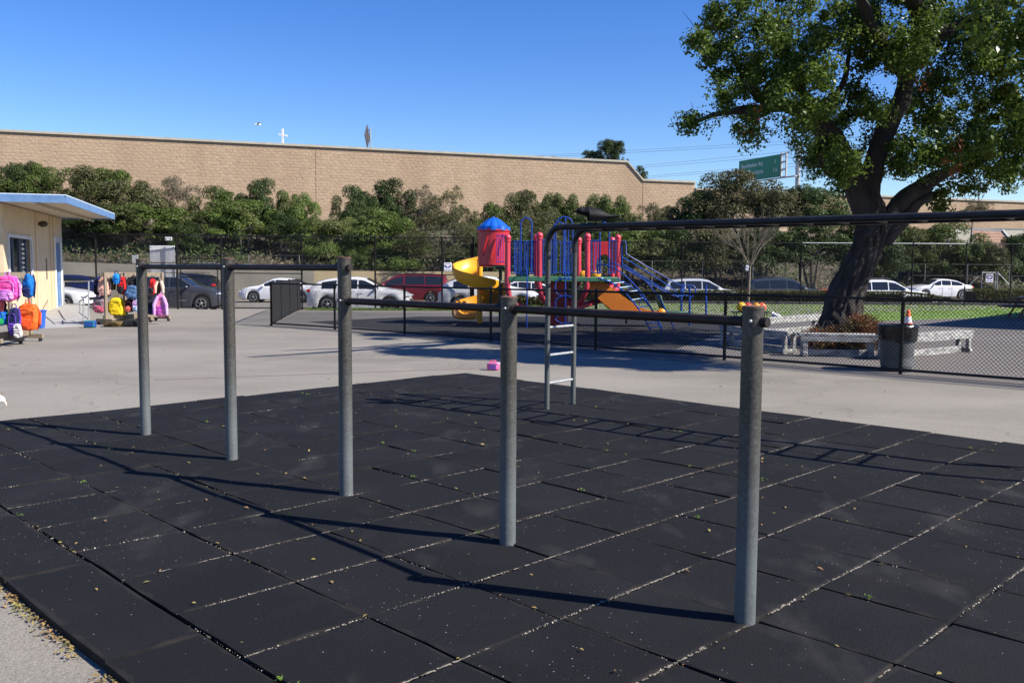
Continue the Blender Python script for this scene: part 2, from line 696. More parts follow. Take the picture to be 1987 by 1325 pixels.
# ================================================================= GROUND
xs = [-1500, -500, -200, -100] + list(range(-70, 71, 2)) + [100, 200, 500, 1500]
ys = [-600, -150, -40] + list(range(-12, 62, 1)) + [70, 85, 120, 200, 500, 2500]
mb = MB()
for x in xs:
    for y in ys:
        mb.v.append(V((x, y, gz(x, y))))
ny = len(ys)
for i in range(len(xs) - 1):
    for j in range(ny - 1):
        a = i * ny + j
        mb.f.append((a, a + ny, a + ny + 1, a + 1))
        mb.m.append(0)
tag(mb.build('ground', m_asph, sharp=180), kind='structure')


def sheet(name, poly, dz, m, kind='structure', step=None, label=None):
    mb = MB()
    n = len(poly)
    mb.add([(p[0], p[1], gz(p[0], p[1]) + dz) for p in poly], [tuple(range(n))])
    return tag(mb.build(name, m, sharp=None), kind=kind)


# fence lines used by several things
FA = [V((-6.81, 25.32, 0)), V((-4.71, 23.77, 0)), V((-2.65, 22.05, 0)), V((-.48, 20.12, 0)), V((1.70, 18.19, 0)), V((3.87, 16.26, 0)),
      V((6.19, 14.2, 0)), V((8.5, 12.15, 0)), V((10.8, 10.1, 0))]
FR = [V((-6.81, 25.32, 0)), V((-7.28, 28.2, 0)), V((-7.75, 31.2, 0)), V((-8.2, 34.2, 0)), V((-8.45, 35.7, 0))]
sheet('yard_asphalt', [(-6.8, 25.3), (10.8, 10.1), (40, 10), (40, 33), (20, 33.6), (12, 29.6), (6, 29.5), (-1.5, 33.5), (-8.0, 33.5)], .004, m_asph2)
sheet('safety_surface', [(-6.2, 27.2), (-4.2, 24.6), (-1.2, 21.9), (1.4, 19.4), (3.4, 18.5), (5.8, 24), (6.6, 29.3), (2, 31.2), (-3.2, 30.6)], .008, m_safety)
sheet('lawn', [(-1.0, 33.6), (5.8, 29.4), (12, 29.4), (19.5, 33.4), (25, 38), (29, 43.7), (0.0, 43.4)], .008,
      mat('lawn_soil', (.10, .17, .03), (.15, .22, .045), .95, scale=.8))
sheet('fence_kerb_strip', [(-2.4, 21.6), (10.6, 9.9), (10.2, 9.5), (-2.7, 21.2)], .004, m_asph3)
mb = MB()
mb.grid(lambda u, v: (-8.2 + 6.2 * u, 35.4 + .5 * u + 1.6 * v, gz(-8.2 + 6.2 * u, 35.4 + .5 * u + 1.6 * v) + .006), 12, 4)
tag(mb.build('grass_verge', mat('verge_soil', (.09, .12, .035), (.17, .16, .07), .95, scale=1.5)), kind='structure')
a, b = G(300, 737), G(960, 713)
nn = (b - a).normalized().cross(V((0, 0, 1)))
mredline = mat('faded_red_line', (.19, .178, .166), (.25, .160, .138), .9, scale=.9, detail=6)
sheet('painted_line', [tuple((a + nn * .035)[:2]), tuple((b + nn * .035)[:2]), tuple((b - nn * .035)[:2]), tuple((a - nn * .035)[:2])], .004, mredline)
# pale stall edge and lawn kerb
mb = MB()
mb.box((14.0, 44.35, gz(14, 44) + .06), (30, .15, .12))
tag(mb.build('lawn_kerb', m_conc, sharp=None), kind='structure')

# grass blades
n = 16000
gx = NP.uniform(-1, 29, n)
gy = NP.uniform(29.6, 43.5, n)
keep = (gy > 29.6 + np.maximum(0, (5.8 - gx)) * .6) & (gy > 29.6 + np.maximum(0, gx - 12) * .62) & (gx > -.6)
gx, gy = gx[keep], gy[keep]
C = np.stack([gx, gy, np.full(len(gx), -.02)], 1)
me = leaf_mesh('lawn_grass', C, np.tile([.3, -1., .35], (len(C), 1)), NP.uniform(.025, .05, len(C)), .45, m_grass, None, .5)
o = bpy.data.objects.new('lawn_grass', me)
col.objects.link(o)
tag(o, 'short green grass of the lawn before the hedge', 'grass', kind='stuff')
n = 2500
u_ = NP.uniform(0, 1, n)
v_ = NP.uniform(0, 1, n) ** 1.5
gx, gy = -8.2 + 6.2 * u_, 35.5 + .5 * u_ + 1.5 * v_
C = np.stack([gx, gy, np.array([gz(a, b) + .04 for a, b in zip(gx, gy)])], 1)
o = bpy.data.objects.new('verge_weeds', leaf_mesh('verge_weeds', C, np.tile([.3, -1., .35], (n, 1)), NP.uniform(.03, .08, n), .3, m_grass, None, .5))
col.objects.link(o)
tag(o, 'patchy weeds along the foot of the tall black fence', 'weeds', kind='stuff')

# ================================================================= RUBBER TILE SURFACE
TH = 0.78346
TU, TV = V((math.cos(TH), math.sin(TH), 0)), V((math.sin(TH), -math.cos(TH), 0))
TO = V((1.1144, 3.9512, 0))
PU, PV_ = 0.617, 0.628
NU0, NU1, NV0, NV1 = -3, 9, -13, 5


def tuv(u, v, z=0.0):
    return TO + TU * u + TV * v + V((0, 0, z))


u0, u1 = -3 * PU - .42, 9 * PU + .1
v0, v1 = NV0 * PV_ - .02, NV1 * PV_
mb = MB()
mb.add([tuv(a, b, -.045) for a, b in ((u0 + .02, v0 + .02), (u1 - .02, v0 + .02), (u1 - .02, v1), (u0 + .02, v1))], [(0, 1, 2, 3)])
# make face point up
mb.f[0] = (3, 2, 1, 0)
surf = mb.build('rubber_play_surface', mat('tile_bedding', (.05, .043, .033), (.14, .12, .095), .95, scale=30), sharp=None)
tag(surf, kind='structure')


def tile_mesh(name, lx, ly, seed, mm=None):
    r = random.Random(seed)
    mb = MB()
    k = 4
    cz = [r.gauss(0, .0024) + (.006 if r.random() < .10 else 0) for _ in range(4)]
    bow = r.uniform(-.006, .002)

    def top(u, v):
        z = cz[0] * (1 - u) * (1 - v) + cz[1] * u * (1 - v) + cz[2] * (1 - u) * v + cz[3] * u * v
        z += bow * (1 - (2 * u - 1) ** 2) * (1 - (2 * v - 1) ** 2)
        e = min(u, 1 - u, v, 1 - v)
        if e < .01:
            z -= .0035
        x, y = (u - .5) * lx, (v - .5) * ly
        wob = .004 * math.sin(u * 5 + seed) * (1 if v in (0, 1) else 0)
        return (x + (.004 * math.sin(v * 6 + seed * 2) if u in (0, 1) else 0), y + wob, z)
    us = [0, .02, .35, .65, .98, 1]
    for a in us:
        for b in us:
            mb.v.append(V(top(a, b)))
    w = len(us)
    for i in range(w - 1):
        for j in range(w - 1):
            q = i * w + j
            mb.f.append((q, q + w, q + w + 1, q + 1))
            mb.m.append(0)
    ring = [i * w for i in range(w)] + [(w - 1) * w + j for j in range(1, w)] + [i * w + w - 1 for i in range(w - 2, -1, -1)] + [j for j in range(w - 2, 0, -1)]
    o = len(mb.v)
    for q in ring:
        p = mb.v[q]
        mb.v.append(V((p.x, p.y, -.04)))
    for i in range(len(ring)):
        a, b = ring[i], ring[(i + 1) % len(ring)]
        mb.f.append((b, a, o + i, o + (i + 1) % len(ring)))
        mb.m.append(0)
    return mb.mesh(name, mm or m_rub, sharp=12)


tile_vars = [tile_mesh('rubber_tile', PU - .011, PV_ - .012, k) for k in range(8)]
border_vars = [tile_mesh('border_tile', .405, 1.30, 20 + k, m_rubb) for k in range(3)]
JOINTS = []
for i in range(NU0, NU1):
    for j in range(NV0, NV1):
        o = bpy.data.objects.new('rubber_tile', RD.choice(tile_vars))
        col.objects.link(o)
        o.parent = surf
        c = tuv((i + .5) * PU, (j + .5) * PV_, -.004 + RD.gauss(0, .0018))
        o.location = c + V((RD.gauss(0, .0012), RD.gauss(0, .0012), 0))
        o.rotation_euler = (RD.gauss(0, .0028), RD.gauss(0, .0028), TH + RD.choice([0, math.pi]) + RD.gauss(0, .0022))
vv = v0
while vv < v1 - .5:
    o = bpy.data.objects.new('border_tile', RD.choice(border_vars))
    col.objects.link(o)
    o.parent = surf
    o.location = tuv(-3 * PU - .215, vv + .655, -.006)
    o.rotation_euler = (0, 0, TH + RD.gauss(0, .002))
    vv += 1.315
# grit and chips lying in the joints
PC = []


def chips(p, q, dens, wid, bright):
    L = (q - p).length
    nrm = (q - p).normalized().cross(V((0, 0, 1)))
    k = int(L * dens)
    for _ in range(k):
        t = RD.random()
        x = p + (q - p) * t
        if noise.noise(x * 1.3) + noise.noise(x * 5) * .5 < bright:
            continue
        x = x + nrm * RD.gauss(0, wid)
        PC.append((x.x, x.y, x.z, RD.choice((.0015, .002, .002, .003, .003, .004, .006))))


for j in range(NV0 + 1, NV1):      # joints running away to the right: pale grit
    chips(tuv(-3 * PU, j * PV_, -.003), tuv(u1, j * PV_, -.003), 230, .0050, -.02 + .5 * (1 - smooth((j + 8.5) / 7)))
for i in range(NU0, NU1):
    chips(tuv(i * PU, v0, -.010), tuv(i * PU, v1, -.012), 90, .0035, .05)
sand = MB()
for j in range(NV0 + 1, NV1):
    us_ = -3 * PU + .004
    L_ = u1 - us_
    k = int(L_ / .012)
    for q in range(k):
        a_, b_ = us_ + L_ * q / k, us_ + L_ * (q + 1) / k
        p_ = tuv(a_, j * PV_)
        d_ = noise.noise(p_ * 1.1) + .7 * noise.noise(p_ * 6) + .25 * noise.noise(V((0, j * 3.3, 0))) - .75 * (1 - smooth((j + 8.5) / 7))
        if d_ < -.22 or RD.random() < .30:
            continue
        hw_ = (.0028 + .0028 * max(0, min(1, d_ + .5))) * RD.uniform(.55, 1.2)
        w_ = RD.gauss(0, .0016)
        sand.add([tuv(a_, j * PV_ - hw_ + w_, -.0045), tuv(b_, j * PV_ - hw_ + w_, -.0045), tuv(b_, j * PV_ + hw_ + w_, -.0045), tuv(a_, j * PV_ + hw_ + w_, -.0045)], [(3, 2, 1, 0)])
o = sand.build('joint_sand', mat('joint_sand', (.09, .075, .055), (.30, .265, .21), .95, scale=14, detail=8), surf, sharp=None)
tag(o, kind='stuff')
PC = np.array(PC)
me = leaf_mesh('joint_grit', PC[:, :3], np.tile([0, 0, 1.], (len(PC), 1)), PC[:, 3], .7, m_debris, None, .6)
o = bpy.data.objects.new('joint_grit', me)
col.objects.link(o)
o.parent = surf
tag(o, kind='stuff')
# fallen leaves over the tiles, along the border and on the asphalt
LP = []
for _ in range(260):
    a, b = RD.uniform(u0, u1), RD.uniform(v0, v1)
    p = tuv(a, b, .006)
    LP.append((p.x, p.y, p.z, RD.choice((.006, .008, .010, .014, .020))))
for _ in range(140):
    i, j = RD.randint(NU0, NU1), RD.uniform(v0, v1)
    p = tuv(i * PU + RD.gauss(0, .012), j, .004)
    LP.append((p.x, p.y, p.z, RD.uniform(.008, .018)))
for _ in range(3600):
    b = RD.uniform(v0, v1)
    w = abs(RD.gauss(0, .032))
    p = tuv(u0 - .012 - w, b, -.046 + RD.uniform(0, .014) * (w < .06))
    if noise.noise(p * 2.2) > -.25:
        LP.append((p.x, p.y, p.z + .004, RD.choice((.004, .005, .006, .008, .012, .018))))
for _ in range(170):
    p = V((RD.uniform(-9, 9), RD.uniform(9, 21), -.043))
    LP.append((p.x, p.y, p.z, RD.uniform(.012, .028)))
LP = np.array(LP)
o = bpy.data.objects.new('fallen_leaves', leaf_mesh('fallen_leaves', LP[:, :3], np.tile([0, 0, 1.], (len(LP), 1)), LP[:, 3], .45, m_dryleaf, None, .25))
col.objects.link(o)
tag(o, 'small dry yellow leaves scattered over tiles and asphalt', 'leaves', kind='stuff')
# weeds sprouting in joints
TP = []
for _ in range(45):
    i, j = RD.randint(NU0, NU1 - 1), RD.uniform(v0, v1)
    c = tuv(i * PU, j, .0)
    for _ in range(9):
        TP.append((c.x + RD.gauss(0, .014), c.y + RD.gauss(0, .014), .006 + RD.random() * .01, RD.uniform(.006, .013)))
TP = np.array(TP)
o = bpy.data.objects.new('joint_weeds', leaf_mesh('joint_weeds', TP[:, :3], np.tile([0, -.6, .5], (len(TP), 1)), TP[:, 3], .3, m_grass, None, .6))
col.objects.link(o)
tag(o, 'tiny green weeds sprouting from joints between rubber tiles', 'weeds', kind='stuff')

# ================================================================= PULL-UP BARS
PB = [V((1.0605, 3.9436, 0)), V((-.0186, 5.0942, 0)), V((-1.1589, 6.1979, 0)), V((-2.3135, 7.32, 0)), V((-3.4678, 8.4031, 0))]
m_post = pipe_mat('galvanised_post', (.115, .126, .126), (.042, .037, .029), .20, 1.0)
root = thing('pull_up_bars', 'row of five steel posts joined by dark pull-up bars at two heights', 'pull-up bars', PB[0])
for k, p in enumerate(PB):
    h = 1.417 if k < 2 else 1.647
    b0 = p - PB[0]
    mb = MB()
    prof = [(.047, -.04), (.047, h - .012), (.0485, h - .010), (.0485, h - .002), (.046, h)]
    mb.lathe(prof, 28, caps=True)
    po = mb.build('post', m_post, root)
    po.location = b0
    c = MB().lathe([(.0475, h - .004), (.049, h - .001), (.049, h + .003), (.044, h + .006), (.03, h + .0065)], 28)
    co_ = c.build('post_cap', mat('rusty_cap', (.09, .045, .028), (.17, .085, .05), .8, .2, scale=25), po)
for k in range(4):
    z = 1.352 if k < 2 else 1.58
    a, b = PB[k] - PB[0] + V((0, 0, z)), PB[k + 1] - PB[0] + V((0, 0, z))
    d = (b - a).normalized()
    e0 = .075 if k in (0, 2) else .0
    MB().tube([a - d * e0, b + d * (.058 if k == 1 else 0)], .0225, 16).build('crossbar', m_bar, root)
    for q, s_ in ((a, 1), (b, -1)):
        MB().lathe([(.0475, -.016), (.0475, .016)], 4)  # noop shape discarded
        # collar weld where the bar enters the post
        Mx = d.to_track_quat('Z', 'Y').to_matrix()
        MB().lathe([(.030, .040), (.031, .050), (.026, .056)], 16, Mx if s_ > 0 else (-d).to_track_quat('Z', 'Y').to_matrix(), q).build('collar', m_bar, root)
for k, p in enumerate(PB):
    z = 1.352 if k < 3 else 1.58
    c = p - PB[0] + V((-.022, -.0435, z + .004))
    MB().ell(c, (.008, .007, .008), 8, 6).build('bolt', m_steel, root)

# ================================================================= HORIZONTAL LADDER
LD = V((.788, -.616, 0)).normalized()
LN = V((.616, .788, 0)).normalized()
B1 = G(1061, 793, 0)
B2 = B1 + LN * .53
m_lpost = pipe_mat('ladder_pipe', (.082, .088, .082), (.038, .037, .032), .6, 1.7)
m_lrail = mat('ladder_rail_dark', (.011, .011, .012), (.024, .024, .026), .5, .0, scale=9, spec=.3)
root = thing('overhead_ladder', 'tall overhead ladder of dark pipe with rung ladder end', 'monkey bars', B1)
LL, LH = 6.4, 2.045
for s_, off in ((0, V((0, 0, 0))), (1, LN * .53)):
    for e, base in ((0, off), (1, off + LD * LL)):
        MB().tube([base + V((0, 0, -.04)), base + V((0, 0, 1.80))], .030, 14).build('upright', m_lpost, root)
        MB().lathe([(.031, 1.78), (.035, 1.785), (.035, 1.83), (.031, 1.835)], 14, c=base).build('coupling', m_lrail, root)
    r_ = .17
    pts = [off + V((0, 0, 1.80))]
    for k in range(9):
        a = math.pi / 2 * k / 8
        pts.append(off + LD * (r_ - r_ * math.cos(a)) + V((0, 0, LH - r_ + r_ * math.sin(a))))
    for k in range(9):
        a = math.pi / 2 * (1 - k / 8)
        pts.append(off + LD * (LL - r_ + r_ * math.cos(a)) + V((0, 0, LH - r_ + r_ * math.sin(a))))
    pts.append(off + LD * LL + V((0, 0, 1.80)))
    MB().tube(pts, .034, 14).build('top_rail', m_lrail, root)
k = .38
while k < LL - .2:
    p = LD * k + V((0, 0, LH - .01))
    MB().tube([p, p + LN * .53], .0165, 10).build('overhead_rung', m_lrail, root)
    k += .345
for z in (.29, .61, .925):
    for e in (0, LL):
        p = LD * e + V((0, 0, z))
        MB().tube([p, p + LN * .53], .0145, 10).build('step_rung', m_steel, root)

# ================================================================= CHAIN-LINK FENCES
def chain(P, Q, z0, z1, w, r, zoff=0.0):
    mb = MB()
    d = Q - P
    L = d.length
    d = d.normalized()
    nrm = d.cross(V((0, 0, 1)))
    h = z1 - z0
    k = 0
    for fam in (1, -1):
        s0 = -h if fam > 0 else 0.0
        s1 = L if fam > 0 else L + h
        s_ = math.floor(s0 / w) * w
        while s_ < s1:
            a0, b0 = s_, s_ + fam * h
            t0, t1 = 0.0, 1.0
            if b0 != a0:
                ta, tb = (0 - a0) / (b0 - a0), (L - a0) / (b0 - a0)
                lo, hi = min(ta, tb), max(ta, tb)
                t0, t1 = max(t0, lo), min(t1, hi)
            if t1 - t0 > 1e-3:
                p = P + d * (a0 + (b0 - a0) * t0) + V((0, 0, z0 + h * t0)) + nrm * (r * fam * .8)
                q = P + d * (a0 + (b0 - a0) * t1) + V((0, 0, z0 + h * t1)) + nrm * (r * fam * .8)
                mb.tube([p, q], r, 3, caps=False)
            s_ += w
    return mb


def fence(name, label, pts, h, w, r, post_r=.03, rail_r=.021, mid=None, bottom=True, base=None, group=None, top_m=None, tops=None):
    P0 = pts[0]
    bz = (lambda p: gz(p.x, p.y)) if base is None else base
    loc = V((P0.x, P0.y, bz(P0)))
    root = thing(name, label, 'fence', loc, group=group)
    mm = []
    for k, p in enumerate(pts):
        z = bz(p)
        MB().lathe([(post_r, -.05), (post_r, h - .01), (post_r * 1.15, h), (post_r * 1.1, h + .035), (post_r * .4, h + .06)], 10).build('post', m_black, root).location = V((p.x, p.y, z)) - loc
    for k in range(len(pts) - 1):
        a, b = V((pts[k].x, pts[k].y, bz(pts[k]))), V((pts[k + 1].x, pts[k + 1].y, bz(pts[k + 1])))
        MB().tube([a + V((0, 0, h)), b + V((0, 0, h))], rail_r, 8).build('top_rail', (tops[k] if tops else m_black), root, loc)
        if bottom:
            MB().tube([a + V((0, 0, .07)), b + V((0, 0, .07))], rail_r, 8).build('bottom_rail', m_black, root, loc)
        if mid and k in mid:
            MB().tube([a + V((0, 0, mid[k])), b + V((0, 0, mid[k]))], rail_r * .9, 8).build('mid_rail', m_black, root, loc)
        zz = min(a.z, b.z)
        chain(V((a.x, a.y, 0)), V((b.x, b.y, 0)), zz + .02, zz + h + .03, w, r).build('chain_link', m_blackwire, root, loc, sharp=None)
    return root


fence('yard_fence', 'waist-high black chain-link fence running past the tree bench and trash can', FA, 1.19, .062, .0036)
fence('yard_fence', 'short return of low black chain-link fence joining the tall fence', FR, 1.19, .062, .0036)
TL = [V((-25, 34.6, 0)), V((-20.6, 34.9, 0))] + [V((AT(px, 560, 35.4 + .0007 * px).x, 35.2 + .0012 * px, 0)) for px in (190, 345, 430, 585, 727, 857, 918)]
fence('tall_fence', 'tall black chain-link fence in front of the parked grey and white cars', TL, 2.93, .075, .0042, .036, .022,
      mid={4: 1.45, 6: 1.45, 7: 1.45})
tp = [AT(px, 560, 44).x for px in (916, 980, 1092, 1207, 1322, 1438, 1552, 1667, 1767, 1870, 1958, 2070, 2180)]
TR = [V((x, 43.9, 0)) for x in tp]
fence('tall_fence', 'tall black chain-link fence behind the lawn along the hedge', TR, 3.0, .09, .0048, .034, .022, mid={8: 1.45, 9: 1.45, 10: 1.45},
      tops=[m_black] * 4 + [m_black, m_black, m_steel, m_steel, m_steel] + [m_black] * 3)
fence('tall_fence', 'tall black chain-link corner run behind the spiral slide', [V((TL[-1].x, TL[-1].y, 0)), V((tp[0] + .1, 40.2, 0)), V((tp[0], 43.8, 0))], 2.95, .08, .0045, .036, .022)
# walk gate set in the tall fence
ga, gb = AT(352, 560, 35.75), AT(424, 560, 35.8)
root = thing('walk_gate', 'narrow black pipe gate in the tall fence beside the white panel', 'gate', V((ga.x, 35.72, gz(ga.x, 35.7))))
w_ = gb.x - ga.x
for x in (0, w_):
    MB().tube([(x, 0, .06), (x, 0, 2.02)], .022, 8).build('stile', m_black, root)
for z in (.08, 1.28, 2.02):
    MB().tube([(0, 0, z), (w_, 0, z)], .02, 8).build('gate_rail', m_black, root)
MB().box((.06, -.04, .35), (.28, .03, .03)).build('latch', m_steel, root)
MB().box((w_, -.03, 1.0), (.05, .05, .12)).build('hinge', m_black, root)


# ================================================================= SIGNS ON FENCES
def text_mesh(txt, size, m, parent, loc, rot, name='lettering', align='LEFT', ext=.002):
    cu = bpy.data.curves.new('lettering', 'FONT')
    cu.body = txt
    cu.size = size
    cu.extrude = ext
    cu.align_x = align
    cu.resolution_u = 3
    ob = bpy.data.objects.new('tmp', cu)
    col.objects.link(ob)
    dg = bpy.context.evaluated_depsgraph_get()
    me = bpy.data.meshes.new_from_object(ob.evaluated_get(dg))
    bpy.data.objects.remove(ob)
    me.materials.clear()
    me.materials.append(m)
    o = bpy.data.objects.new(name, me)
    col.objects.link(o)
    o.parent = parent
    o.location = loc
    o.rotation_euler = rot
    return o


m_sign = mat('white_sign', (.78, .79, .80), (.84, .85, .86), .4, scale=3)
m_purple = mat('purple_print', (.10, .05, .22), (.14, .07, .28), .5)


def panel(px0, py0, px1, py1, Y, label, ribs=False):
    a, b = AT(px0, py1, Y), AT(px1, py0, Y)
    w, h = b.x - a.x, b.z - a.z
    root = thing('sign_panel', label, 'sign', ((a.x + b.x) / 2, Y, a.z))
    MB().box((0, 0, h / 2), (w, .02, h)).build('plate', m_sign, root, bevel=.01)
    for sx in (-1, 1):
        for z in (.06, h - .06):
            MB().box((sx * (w / 2 - .05), -.014, z), (.03, .012, .03)).build('clip', m_steel, root)
    return root, w, h


YS = 35.85
panel(291, 477, 339, 509, YS, 'large blank white panel hung on the tall fence')
panel(291, 512, 341, 529, YS, 'white panel hung low on the tall fence under the larger one')
panel(292, 531, 341, 538, YS, 'thin white strip panel at the bottom of the fence panels')
panel(256, 495, 268, 511, YS, 'small white notice on the tall fence left of the large panel')
panel(320, 460, 334, 467, YS, 'tiny white plate near the top rail of the tall fence')


def wing_sign(px, py, Y, s, label):
    c = AT(px, py, Y)
    root = thing('wing_sign', label, 'sign', (c.x, Y, c.z - s / 2))
    MB().box((0, 0, s / 2), (s * .92, .02, s)).build('plate', m_sign, root, bevel=.008)
    for sx in (-1, 1):
        MB().prism([(sx * s * .02, -.014, s * .50), (sx * s * .36, -.014, s * .78), (sx * s * .40, -.014, s * .55), (sx * s * .2, -.014, s * .40), (sx * s * .05, -.014, s * .33)],
                   (0, .003, 0)).build('wing', m_purple, root)
        MB().box((sx * s * .2, -.012, s * .16), (s * .3, .003, s * .07)).build('print_bar', m_purple, root)
    MB().box((0, -.012, s * .87), (s * .6, .003, s * .06)).build('print_bar', m_purple, root)
    return root


wing_sign(869, 518, 36.2, .33, 'white sign with purple wings on the tall fence above the red minivan')
wing_sign(1452, 520, 43.7, .26, 'small white sign with purple wings on fence behind the bare tree')
wing_sign(1920, 540, 68.8, .62, 'white sign with purple wings on the wire gate above the dark hedge')

# ================================================================= BIRDS
m_crow = mat('crow_feather', (.004, .004, .005), (.008, .008, .010), .6, scale=20, spec=.2)
m_gull = mat('gull_white', (.72, .71, .69), (.82, .81, .79), .7, scale=15)
m_gullg = mat('gull_grey', (.32, .33, .35), (.40, .41, .43), .7, scale=15)


def skin_body(sections, n=14):
    """loft of (x, z, ry, rz) sections along x"""
    mb = MB()

    def fn(u, v):
        t = u * (len(sections) - 1)
        i = min(int(t), len(sections) - 2)
        f = smooth(t - i)
        s_ = [sections[i][k] * (1 - f) + sections[i + 1][k] * f for k in range(4)]
        a = 2 * math.pi * v
        return (s_[0], s_[2] * math.cos(a), s_[1] + s_[3] * math.sin(a))
    mb.grid(fn, (len(sections) - 1) * 3, n, closed=True)
    return mb


def bird(name, label, loc, rz, s, body_m, wing_m, beak_m, lean=0.0, head=(.16, .10), peck=False, cat='bird'):
    root = thing(name, label, cat, loc, rz)
    hx, hz = head
    # beak tip at +x, tail at -x ; feet at origin, z up
    body = [(-.13, .105, .004, .004), (-.11, .11, .03, .022), (-.05, .115, .055, .05), (.03, .125, .06, .06), (.09, .145, .048, .05),
            ((.09 + hx) / 2, (.16 + hz + .03) / 2, .036, .036), (hx, hz + .045, .034, .034), (hx + .025, hz + .043, .024, .025), (hx + .042, hz + .038, .006, .007)]
    skin_body([(a * s, b * s, c * s, d * s) for a, b, c, d in body]).build('body', body_m, root)
    tl = MB()
    tl.prism([V(p) * s for p in ((-.09, -.028, .112), (-.25, -.030, .072), (-.262, 0, .070), (-.25, .030, .072), (-.09, .028, .112))], (0, 0, .010 * s))
    tl.build('tail', wing_m, root)
    for sy in (-1, 1):
        w = MB()
        w.grid(lambda u, v: (V((.085 - .30 * u, sy * (.050 + .016 * math.sin(math.pi * min(1, v * 1.1)) - .03 * u ** 2), .160 - .045 * u - (.085 * v) * (1 - u ** 1.5) - .01 * v)) * s), 8, 5)
        w.grid(lambda u, v: (V((.085 - .30 * u, sy * (.040 - .03 * u ** 2), .160 - .045 * u - (.085 * v) * (1 - u ** 1.5) - .01 * v)) * s), 8, 5)
        w.build('wing', wing_m, root)
        lg = MB()
        lg.tube([V((.0, sy * .022, .085)) * s, V((.012, sy * .022, .04)) * s, V((.0, sy * .022, .004)) * s], .0045 * s, 6)
        for dx, dy in ((.03, 0), (.024, .016), (.024, -.016), (-.018, 0)):
            lg.tube([V((0, sy * .022, .004)) * s, V((dx, sy * .022 + dy, .003)) * s], .0032 * s, 5)
        lg.build('leg', beak_m, root)
        MB().ell(V((hx + .012, sy * .029, hz + .052)) * s, .0045 * s, 6, 4).build('eye', m_crow, root)
    bk = MB()
    if peck:
        bk.tube([V((hx + .022, 0, hz + .035)) * s, V((hx + .045, 0, hz + .005)) * s, V((hx + .05, 0, hz - .02)) * s], [.014 * s, .010 * s, .003 * s], 8)
    else:
        bk.tube([V((hx + .030, 0, hz + .042)) * s, V((hx + .058, 0, hz + .038)) * s, V((hx + .078, 0, hz + .030)) * s], [.012 * s, .009 * s, .002 * s], 8)
    bk.build('beak', beak_m, root)
    return root


# crow on the ladder rail, facing left
cp = AT(1155, 437, 1)
t_ = None
best = None
for k in range(80):
    p = B1 + LD * (k * .02) + V((0, 0, LH + .034))
    d = abs((p.x / p.y) - (1157 - PW / 2) / FPX)
    if best is None or d < best[0]:
        best = (d, p)
bird('crow', 'black crow crouched on the rail of the overhead ladder', best[1] - V((0, 0, .05)), math.pi + .12, 1.12, m_crow, m_crow, m_crow, head=(.165, .112))
gp = G(-30, 794)
bird('gull', 'white gull pecking the asphalt beside the rubber tile edge', gp, .1, 1.2, m_gull, m_gullg, mat('gull_beak', (.55, .42, .33), (.6, .5, .4), .5), head=(.15, .05), peck=True)
gp = G(1507, 625)
bird('gull', 'small white gull standing on asphalt at the edge of the lawn', gp, 2.2, 1.5, m_gull, m_gullg, mat('gull_beak', (.5, .3, .1)), head=(.10, .14))
gp = G(1403, 562, gz(10, 58))
# flying gull
c = AT(500, 242, 75)
root = thing('flying_gull', 'tiny white gull gliding in the sky above the block wall', 'bird', c, .5)
skin_body([(-.28, 0, .01, .01), (-.15, 0, .06, .05), (.05, 0, .08, .08), (.2, .02, .05, .05), (.3, .01, .01, .01)], 8).build('body', m_gull, root)
for sy in (-1, 1):
    MB().prism([(.1, sy * .05, .02), (.16, sy * .35, .12), (.02, sy * .72, .06), (-.04, sy * .4, .1), (-.08, sy * .05, .02)], (0, 0, .015)).build('wing', m_gullg, root)

# ================================================================= LUNCH BAG ON THE TILES
c = G(957, 718)
root = thing('lunch_bag', 'bright pink lunch bag lying at the corner of the rubber tiles', 'bag', c, -.3)
mpk = mat('pink_fabric', (.60, .06, .22), (.75, .12, .32), .7, scale=12)
mb = MB().box((0, 0, .065), (.19, .13, .13))
mb.build('bag_body', mpk, root, bevel=.03)
MB().box((.012, -.067, .055), (.12, .008, .075)).build('pocket', mat('purple_fabric', (.22, .08, .35), (.3, .12, .45), .7), root, bevel=.003)
MB().tube([(-.05, 0, .125), (-.04, 0, .155), (.03, 0, .158), (.05, 0, .125)], .009, 6).build('handle', mpk, root)
MB().box((0, 0, .112), (.194, .134, .006)).build('zip', mat('zip_white', (.7, .7, .7)), root)

# ================================================================= BIG TREE WITH BENCHES
YT = 19.5
PXM = FPX / YT
tb = G(1628, 668)
root = thing('carob_tree', 'large leaning broadleaf tree with thick dark trunk ringed by white benches', 'tree', tb)


def tp_(px, py, dy=0.0):
    return AT(px, py, YT + dy)


trunk = MB()


